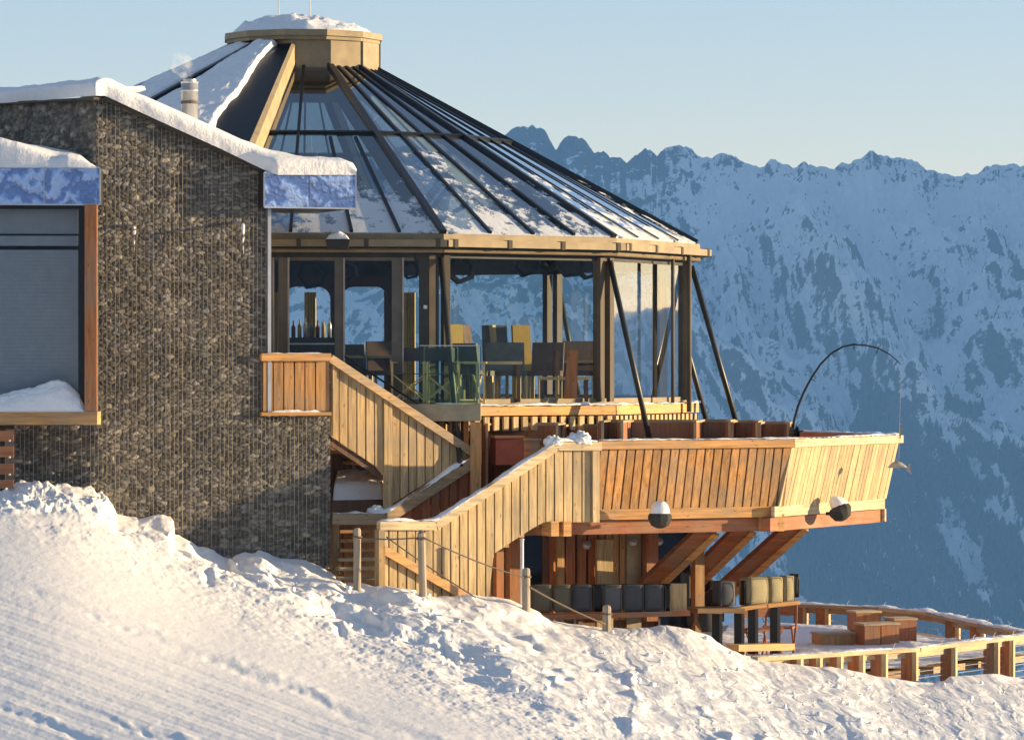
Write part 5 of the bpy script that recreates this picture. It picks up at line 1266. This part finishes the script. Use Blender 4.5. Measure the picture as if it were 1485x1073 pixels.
for px, py, lab in ((850, 790, 'round bright wall light on the orange planks under the terrace'), (917, 786, 'small wall light on the metal panel under the terrace'), (955, 785, 'small wall light beside the red post under the terrace')):
    q = W.p(px, py, .10); t = thing('wall_light', q, lab, 'light', 'small round lights under the terrace')
    mb = MB(); mb.lathe(q, [(.0, -.07), (.045, -.06), (.07, -.02), (.07, .02), (.045, .06), (0, .07)], 14, axis=W.n, tint=1); mb.build('shade', M['steel'], t, True)
    mb = MB(); mb.bar(q, q - W.n * .1, .03, .03); mb.build('bracket', M['black'], t)

# bench with standing grey cushions
bn = thing('cushion_bench', P(890, 912, 57.9), 'long bench board on thin posts carrying a row of cushions under the terrace', 'bench')
BP = Plane(890, 57.9, 6)
mb = MB(); mb.bar(BP.p(781, 894, 0), BP.p(998, 888, 0), .42, .07, tint=1); mb.build('bench_board', M['wood_red2h'], bn)
for px in (812, 834, 956):
    mb = MB(); mb.bar(BP.p(px, 960, .1), BP.p(px, 896, .1), .035, .035, up=(0, 1, 0), tint=1); mb.build('leg', M['wood_grey'], bn)
mb = MB(); mb.bar(BP.p(984, 886, .02), BP.p(984, 846, .02), .24, .05, up=BP.n, tint=1); mb.build('end_board', M['wood_tan'], bn)
mb = MB(); mb.bar(BP.p(985, 848, -.3), BP.p(770, 850, -.3), .05, .05); mb.build('back_rail', M['bronze_dark'], bn)
def cushion(pl, x0, x1, y0, y1, m, lab, off=0, th=.16, group='cushions standing in a row on the long bench'):
    t = thing('cushion', pl.p((x0 + x1) / 2, y1, off - .08), lab, 'cushion', group)
    a, z1 = pl.at(x0, y0, off); b, z0 = pl.at(x1, y1, off)
    nu = 12; me = bpy.data.meshes.new('pad'); bmesh = __import__('bmesh'); bm = bmesh.new()
    bmesh.ops.create_cube(bm, size=1); bmesh.ops.subdivide_edges(bm, edges=bm.edges, cuts=5, use_grid_fill=True)
    W_, H_ = (b - a), z1 - z0
    for v in bm.verts:
        x, y, z = v.co * 2
        f = (1 - abs(x) ** 6 * .5 * abs(z) ** 4) ; bul = .72 + .28 * (1 - x * x) ** .5 * (1 - z * z) ** .5 if abs(x) <= 1 and abs(z) <= 1 else .72
        x *= 1 - .06 * abs(z) ** 4; z *= 1 - .05 * abs(x) ** 4
        v.co = pl.pt((a + b) / 2 + x * W_ / 2 * .985, (z0 + z1) / 2 + z * H_ / 2, off - th / 2 + y * th / 2 * bul + random.uniform(-.002, .002))
    bm.to_mesh(me); bm.free(); me.polygons.foreach_set('use_smooth', [True] * len(me.polygons)); me.materials.append(m)
    o = bpy.data.objects.new('pad', me); col.objects.link(o); attach(o, t)
    mb = MB(); p_ = [pl.pt(a + .012, z0 + .01, off - .004), pl.pt(a + .012, z1 - .015, off - .004), pl.pt(b - .012, z1 - .015, off - .004), pl.pt(b - .012, z0 + .01, off - .004)]
    mb.tube(p_, .007, 6, 1); mb.build('piping', M['frame'], t)
    return t
for (x0, x1, m_, lab) in ((771, 801, 'cush_olive', 'first olive grey cushion at the left end of the long bench'), (802, 829, 'cush_olive', 'second olive grey cushion from the left on the long bench'), (830, 859, 'cush_grey', 'third cushion from the left, dark blue grey'), (860, 875, 'black', 'thin black filler standing in for the dark gap in the middle of the row'), (875, 903, 'cush_grey2', 'mid grey cushion right of the black gap filler'), (904, 934, 'cush_grey', 'second cushion left of the wooden end board'), (935, 963, 'cush_grey', 'dark cushion closest to the thin one at the right end'), (964, 973, 'black', 'very thin black cushion against the wooden end board')):  # mid-row black filler paints the dark gap between two cushions
    cushion(BP, x0, x1, 848, 887, M[m_], lab, .1)
# second seat group at the right with olive sides
CP = Plane(1045, 58.9, 22); CQ = Plane(1070, 58.85, 38)
sf = thing('lounge_base', CP.p(1100, 930), 'raised lounge bench on square posts right of the slanted braces', 'bench')
mb = MB(); mb.bar(CP.p(1000, 884, .1), CP.p(1068, 884, .1), .6, .07, tint=.5); mb.bar(CP.p(1064, 884, .2), CP.p(1110, 877, .2), .12, .06, tint=1.15); mb.bar(CP.p(1112, 878, .18), CP.p(1158, 873, .18), .12, .06, tint=1.15); mb.build('bench_board', M['wood_orange_h'], sf)
for px, y1, y0 in ((1038, 890, 925), (1070, 884, 932), (1090, 882, 932), (1122, 879, 930)):
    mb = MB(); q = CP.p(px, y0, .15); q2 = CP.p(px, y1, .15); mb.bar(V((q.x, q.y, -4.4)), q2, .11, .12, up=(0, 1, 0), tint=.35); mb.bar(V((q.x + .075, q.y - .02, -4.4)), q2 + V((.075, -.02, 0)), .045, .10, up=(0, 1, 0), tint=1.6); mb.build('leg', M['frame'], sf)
gp = 'lounge cushions on the raised bench at the right'
cushion(CP, 1045, 1068, 843, 879, M['cush_grey'], 'dark front cushion of the raised bench with pale piping', .25, .35, gp)
cushion(CP, 1079, 1087, 842, 878, M['black'], 'narrow black cushion edge behind the dark front cushion', .1, .2, gp)
cushion(CQ, 1088, 1117, 838, 877, M['cush_olive2'], 'large sunlit olive cushion in the middle of the raised bench', .1, .3, gp)
cushion(CQ, 1118, 1138, 837, 875, M['cush_olive2'], 'narrower sunlit olive cushion right of the large one', .1, .3, gp)
cushion(CQ, 1140, 1153, 835, 873, M['cush_olive2'], 'rightmost thin olive cushion of the raised bench', .05, .2, gp)
cushion(CP, 1150, 1160, 832, 866, M['black'], 'black cushion standing at the far right end of the raised bench', -.3, .15, gp)
# rattan loungers between the groups
for px, py, D, lab, sx in ((1020, 868, 60.4, 'dark round backed wicker armchair under the slanted braces', .55), (1008, 848, 61.5, 'dark wicker armchair half hidden behind the middle brace', .5)):
    q = P(px, py, D); t = thing('wicker_armchair', q - V((0, 0, .5)), lab, 'armchair', 'wicker armchairs under the braces')
    mb = MB(); mb.lathe(q - V((0, 0, .5)), [(sx * .45, 0), (sx * .55, .2), (sx * .5, .38), (0, .38)], 14, tint=1); mb.build('seat', M['cush_grey'], t, True)
    mb = MB(); arc = [q + V((math.cos(a) * sx * .55, math.sin(a) * sx * .45 + .05, .12 - .12 * abs(math.cos(a)))) for a in np.linspace(0, math.pi, 12)]
    for a_, b_ in zip(arc, arc[1:]): mb.bar(a_ - V((0, 0, .15)), b_ - V((0, 0, .15)), .06, .42)
    mb.build('backrest', M['lampshade'], t)
# director chairs folded below the raised bench
for px, D, r_, lab in ((1108, 60.5, .4, 'red brown folding chair behind the posts of the raised bench'), (1130, 61.0, -.2, 'folding chair with crossed legs near the far rail of the lower deck')):
    x0 = P(px, 0, D).x; z0 = -4.6
    t = thing('folding_chair', (x0, D, z0), lab, 'chair', 'folding chairs on the lower deck')
    for s_ in (-1, 1):
        mb = MB(); T_ = lambda a, b, c: V((x0 + a * math.cos(r_) - b * math.sin(r_), D + a * math.sin(r_) + b * math.cos(r_), z0 + c))
        mb.bar(T_(s_ * .24, -.22, 0), T_(s_ * .24, .2, .5), .03, .025); mb.bar(T_(s_ * .22, .22, 0), T_(s_ * .22, -.2, .5), .03, .025); mb.bar(T_(s_ * .24, .2, .4), T_(s_ * .24, .28, .85), .03, .025); mb.build('side_frame', M['wood_red2'], t)
    mb = MB(); mb.bar(T_(0, -.2, .47), T_(0, .2, .47), .46, .03); mb.build('seat', M['wood_red2h'], t)
    mb = MB(); mb.bar(T_(-.23, .27, .74), T_(.23, .27, .74), .02, .2); mb.build('backrest', M['wood_red2h'], t)

# ------------------------------------------------------------------ lower sun deck
ZD = -4.66; ZRL = -4.30
sd = thing('sun_deck', (4.5, 62, ZD), 'snowy lower sun deck with broad rail boards and wire fencing overlooking the valley', 'deck')
def dpt(px, D): return V(((px - CX) / F * D, D, 0))
NR = [dpt(1092, 57.0), dpt(1327, 59.0), dpt(1500, 62.2)]
FR = [dpt(1153, 69.8), dpt(1281, 68.8), dpt(1353, 67.3), dpt(1450, 63.5), dpt(1500, 62.3)]
mb = MB(); mb.prism([p + V((0, 0, ZD - .12)) for p in (NR[0] + V((-.3, .4, 0)), NR[1] + V((-.1, .3, 0)), NR[2] + V((-.1, .2, 0)), FR[3], FR[2], FR[1], FR[0], dpt(700, 69), dpt(760, 58))], V((0, 0, .10)), 1); mb.build('deck_floor', M['wood_tan_h'], sd)
def deck_snow(u, v):
    a0 = np.array([p[:] for p in (dpt(1010, 58.2), dpt(1327, 59.3), dpt(1488, 62.2))]); b0 = np.array([p[:] for p in (dpt(1060, 69.6), dpt(1278, 68.6), dpt(1448, 63.4))])
    A1 = np.stack([np.interp(u, [0, .6, 1], a0[:, k]) for k in range(3)], -1); B1 = np.stack([np.interp(u, [0, .6, 1], b0[:, k]) for k in range(3)], -1)
    p = A1 + (B1 - A1) * v[..., None]
    p[..., 2] = ZD + .0 + .07 * np.clip(fbm(p[..., 0] * .9, p[..., 1] * .8, 5, 101) + .35, 0, 1) + .01 * fbm(p[..., 0] * 8, p[..., 1] * 8, 3, 102)
    return p
snow_mound('deck_snow', deck_snow, 160, 140, 'trodden snow covering the boards of the lower sun deck')
def railrun(pts, nm, wd, m):
    for a, b in zip(pts, pts[1:]):
        mb = MB(); mb.bar(a + V((0, 0, ZRL - .03)), b + V((0, 0, ZRL - .03)), wd, .06); mb.build(nm, m, sd)
        mb = MB(); mb.bar(a + V((0, 0, ZRL - .11)), b + V((0, 0, ZRL - .11)), .06, .09, tint=.9); mb.build('rail_apron', m, sd)
railrun(NR, 'rail_board', .22, M['wood_pale_h']); railrun(FR, 'rail_board', .26, M['wood_tan_h'])
def posts(pts, pxs, zb_, wd=.18):
    for px in pxs:
        for a, b in zip(pts, pts[1:]):
            pa, pb = CX + a.x / a.y * F, CX + b.x / b.y * F
            if pa <= px <= pb:
                k = (px - CX) / F; t = (k * a.y - a.x) / ((b.x - a.x) - k * (b.y - a.y)); q = a.lerp(b, t)
                mb = MB(); mb.bar(q + V((0, .02, zb_)), q + V((0, .02, ZRL - .06)), wd, .22, up=(.3, 1, 0), tint=.9); fp = mb.build('fence_post', M['wood_red2'], sd); mb = MB(); mb.bar(q + V((wd * .55, -.06, zb_)), q + V((wd * .55, -.06, ZRL - .06)), .07, .16, up=(.3, 1, 0), tint=1.1); mb.build('painted_lit_side', M['wood_pale'], fp); break  # dark post, pale strip: shaded and sunlit sides put into the colour
posts(NR, (1150, 1178, 1208, 1240, 1273, 1317, 1374, 1436, 1458), -5.6); posts(FR, (1160, 1192, 1380, 1416), ZD - .1)
for zz in (.12, .22, .32, .42, .52, .62):
    mb = MB()
    for a, b in zip(NR, NR[1:]): mb.tube([a + V((0, 0, ZRL - .06 - zz)), b + V((0, 0, ZRL - .06 - zz))], .006, 5, 1)
    mb.build('fence_wire', M['steel'], sd)
for zz in (.12, .24, .36):
    mb = MB()
    for a, b in zip(FR, FR[1:]): mb.tube([a + V((0, 0, ZRL - .04 - zz)), b + V((0, 0, ZRL - .04 - zz))], .006, 5, 1)
    mb.build('fence_wire', M['steel'], sd)
for pts, pxs in ((FR, (1166, 1228, 1281, 1342, 1400, 1430, 1462)), (NR, (1295, 1365, 1410, 1440, 1468))):
    for px in pxs:
        for a, b in zip(pts, pts[1:]):
            pa, pb = CX + a.x / a.y * F, CX + b.x / b.y * F
            if pa <= px <= pb:
                k = (px - CX) / F; t = (k * a.y - a.x) / ((b.x - a.x) - k * (b.y - a.y)); q = a.lerp(b, t) + V((0, 0, ZRL))
                mb = MB(); mb.tube([q, q + V((.02, 0, .06)), q + V((.05, 0, .09))], .007, 5, 1); mb.build('rail_hook', M['steel'], sd); break
snow_strip('deck_rail_snow', [p + V((0, 0, ZRL)) for p in FR], .24, .05, seed=41, label='snow lying on the broad far rail board of the lower deck')
snow_strip('deck_rail_snow', [p + V((0, 0, ZRL)) for p in NR], .20, .03, seed=43, label='thin snow on the near rail board of the lower deck')
# low edge board
mb = MB(); mb.bar(P(1062, 939, 57.6), P(1143, 937, 58.6), .25, .10); tag(mb.build('step_board', M['wood_orange_h2']), 'low orange timber step at the near edge of the lower deck', 'step')
# block seats
for px, py, w_, h, D, lab, m_ in ((1253, 915, .46, .30, 67.6, 'dark orange block seat furthest back on the lower deck', 'wood_red2'), (1209, 938, .62, .16, 64.2, 'low wide block seat with a sunlit pale top', 'wood_orange2'), (1258, 938, .28, .32, 64.0, 'narrow block seat left of centre on the lower deck', 'wood_red2'), (1284, 937, .32, .32, 64.2, 'block seat with snow edge in the middle of the deck', 'wood_red2'), (1306, 933, .40, .36, 64.8, 'dark brown block seat at the right of the seat cluster', 'wood_red')):
    q = P(px, py, D); q.z = ZD + .04; t = thing('block_seat', q, lab, 'seat', 'timber block seats on the lower deck')
    mb = MB(); mb.box(q + V((0, 0, h / 2)), w_, .42, h, R_(18), 1); mb.build('body', M[m_], t)
    mb = MB(); mb.box(q + V((0, 0, h + .02)), w_ + .03, .45, .035, R_(18), 1); mb.build('top_board', M['wood_pale_h'], t)

# ------------------------------------------------------------------ rope fence in the snow
rp_ = [(518, 862, 765, 54.7, .11, 0, 'short grey fence post left of the planked stair parapet'), (614, 870, 768, 54.5, .12, -.03, 'leaning weathered fence post in front of the planked stair parapet'), (763, 890, 823, 55.4, .12, 0, 'rounded weathered fence post beside the thin white pole'), (880, 915, 877, 56.2, .13, 0, 'small round topped fence post sticking out of the snow crest')]
for px, y0, y1, D, w_, ln, lab in rp_:
    t = thing('fence_post', P(px, y0, D), lab, 'post', 'weathered rope fence posts in the snow')
    a, b = P(px, y0 + 12, D), P(px, y1, D) + V((ln, 0, 0)); rr = w_ / 2
    mb = MB(); mb.tube([a, a.lerp(b, .5), b - V((0, 0, .05)), b - V((0, 0, .012)), b], [rr, rr * .97, rr * .96, rr * .8, rr * .4], 10, 1); mb.build('shaft', M['wood_grey'], t)
    mb = MB(); q = b - V((0, 0, .13)); mb.lathe(q, [(rr + .012, -.012), (rr + .02, 0), (rr + .012, .012)], 12, tint=1); mb.build('rope_loop', M['rope'], t)
def rope(p, q, sag, lab, D0, D1, r=.011):
    a, b = P(p[0], p[1], D0), P(q[0], q[1], D1); mb = MB()
    mb.tube([a.lerp(b, f) - V((0, 0, sag * 4 * f * (1 - f))) for f in np.linspace(0, 1, 16)], r, 6, 1)
    tag(mb.build('rope', M['rope'], None, True), lab, 'rope', 'ropes of the fence in the snow')
rope((518, 780), (614, 779), .02, 'short level rope between the two left fence posts', 54.65, 54.45)
rope((614, 779), (763, 838), .04, 'upper rope running down from the leaning post to the round post', 54.45, 55.35)
rope((560, 778), (690, 866), .02, 'lower rope slanting down across the planks of the stair parapet', 54.7, 54.8)
rope((763, 848), (878, 905), .03, 'pale rope from the round post to the small post at the snow crest', 55.35, 56.1, .014)
t = thing('pole', P(757, 880, 55.9), 'thin white metal pole standing beside the round fence post', 'pole')
mb = MB(); mb.tube([P(757, 895, 55.9), P(757, 783, 55.9)], .026, 12, 1); mb.build('tube', M['white'], t, True)
mb = MB(); q = P(757, 783, 55.9); mb.lathe(q, [(.032, -.01), (.032, .02), (.01, .03)], 12, tint=1); mb.build('cap', M['steel'], t, True)

# ------------------------------------------------------------------ haze
def haze():
    mb = MB(); mb.hexa([(-5600, -2700, -1100), (2750, -2700, -1100), (2750, 8300, -1100), (-5600, 8300, -1100)], [(-5600, -2700, 1250), (2750, -2700, 1250), (2750, 8300, 1250), (-5600, 8300, 1250)])
    m = bpy.data.materials.new('haze'); m.use_nodes = True; n = m.node_tree.nodes; l = m.node_tree.links
    n.remove(n['Principled BSDF'])
    pv = n.new('ShaderNodeVolumePrincipled'); pv.inputs['Color'].default_value = (.21, .50, 1, 1); pv.inputs['Density'].default_value = .000085; pv.inputs['Anisotropy'].default_value = 0.0
    l.new(pv.outputs[0], n['Material Output'].inputs['Volume'])
    o = mb.build('haze', m); o.location.z = 0
    tag(o, 'thin blue winter haze filling the valley air', 'haze', kind='stuff')
if True: haze()

def steam():
    q = P(270, 105, 56.7)
    mb = MB(); mb.lathe(q, [(.05, -.12), (.14, .0), (.18, .12), (.15, .25), (.05, .34)], 12, axis=(-.6, 0, 1), tint=1)
    m = bpy.data.materials.new('steam'); m.use_nodes = True; n = m.node_tree.nodes; l = m.node_tree.links
    n.remove(n['Principled BSDF']); pv = n.new('ShaderNodeVolumePrincipled'); pv.inputs['Color'].default_value = (.95, .95, .95, 1)
    f = noise(n, l, coords(n, l, (1, 1, 1)), 7, 4); rr = nd(n, 'ShaderNodeMapRange'); rr.inputs[1].default_value = .48; rr.inputs[2].default_value = .75; rr.inputs[3].default_value = 0; rr.inputs[4].default_value = 6
    l.new(f, rr.inputs[0]); l.new(rr.outputs[0], pv.inputs['Density']); l.new(pv.outputs[0], n['Material Output'].inputs['Volume'])
    tag(mb.build('steam', m), 'faint wisp of steam above the steel flue pipe', 'steam', kind='stuff')
steam()
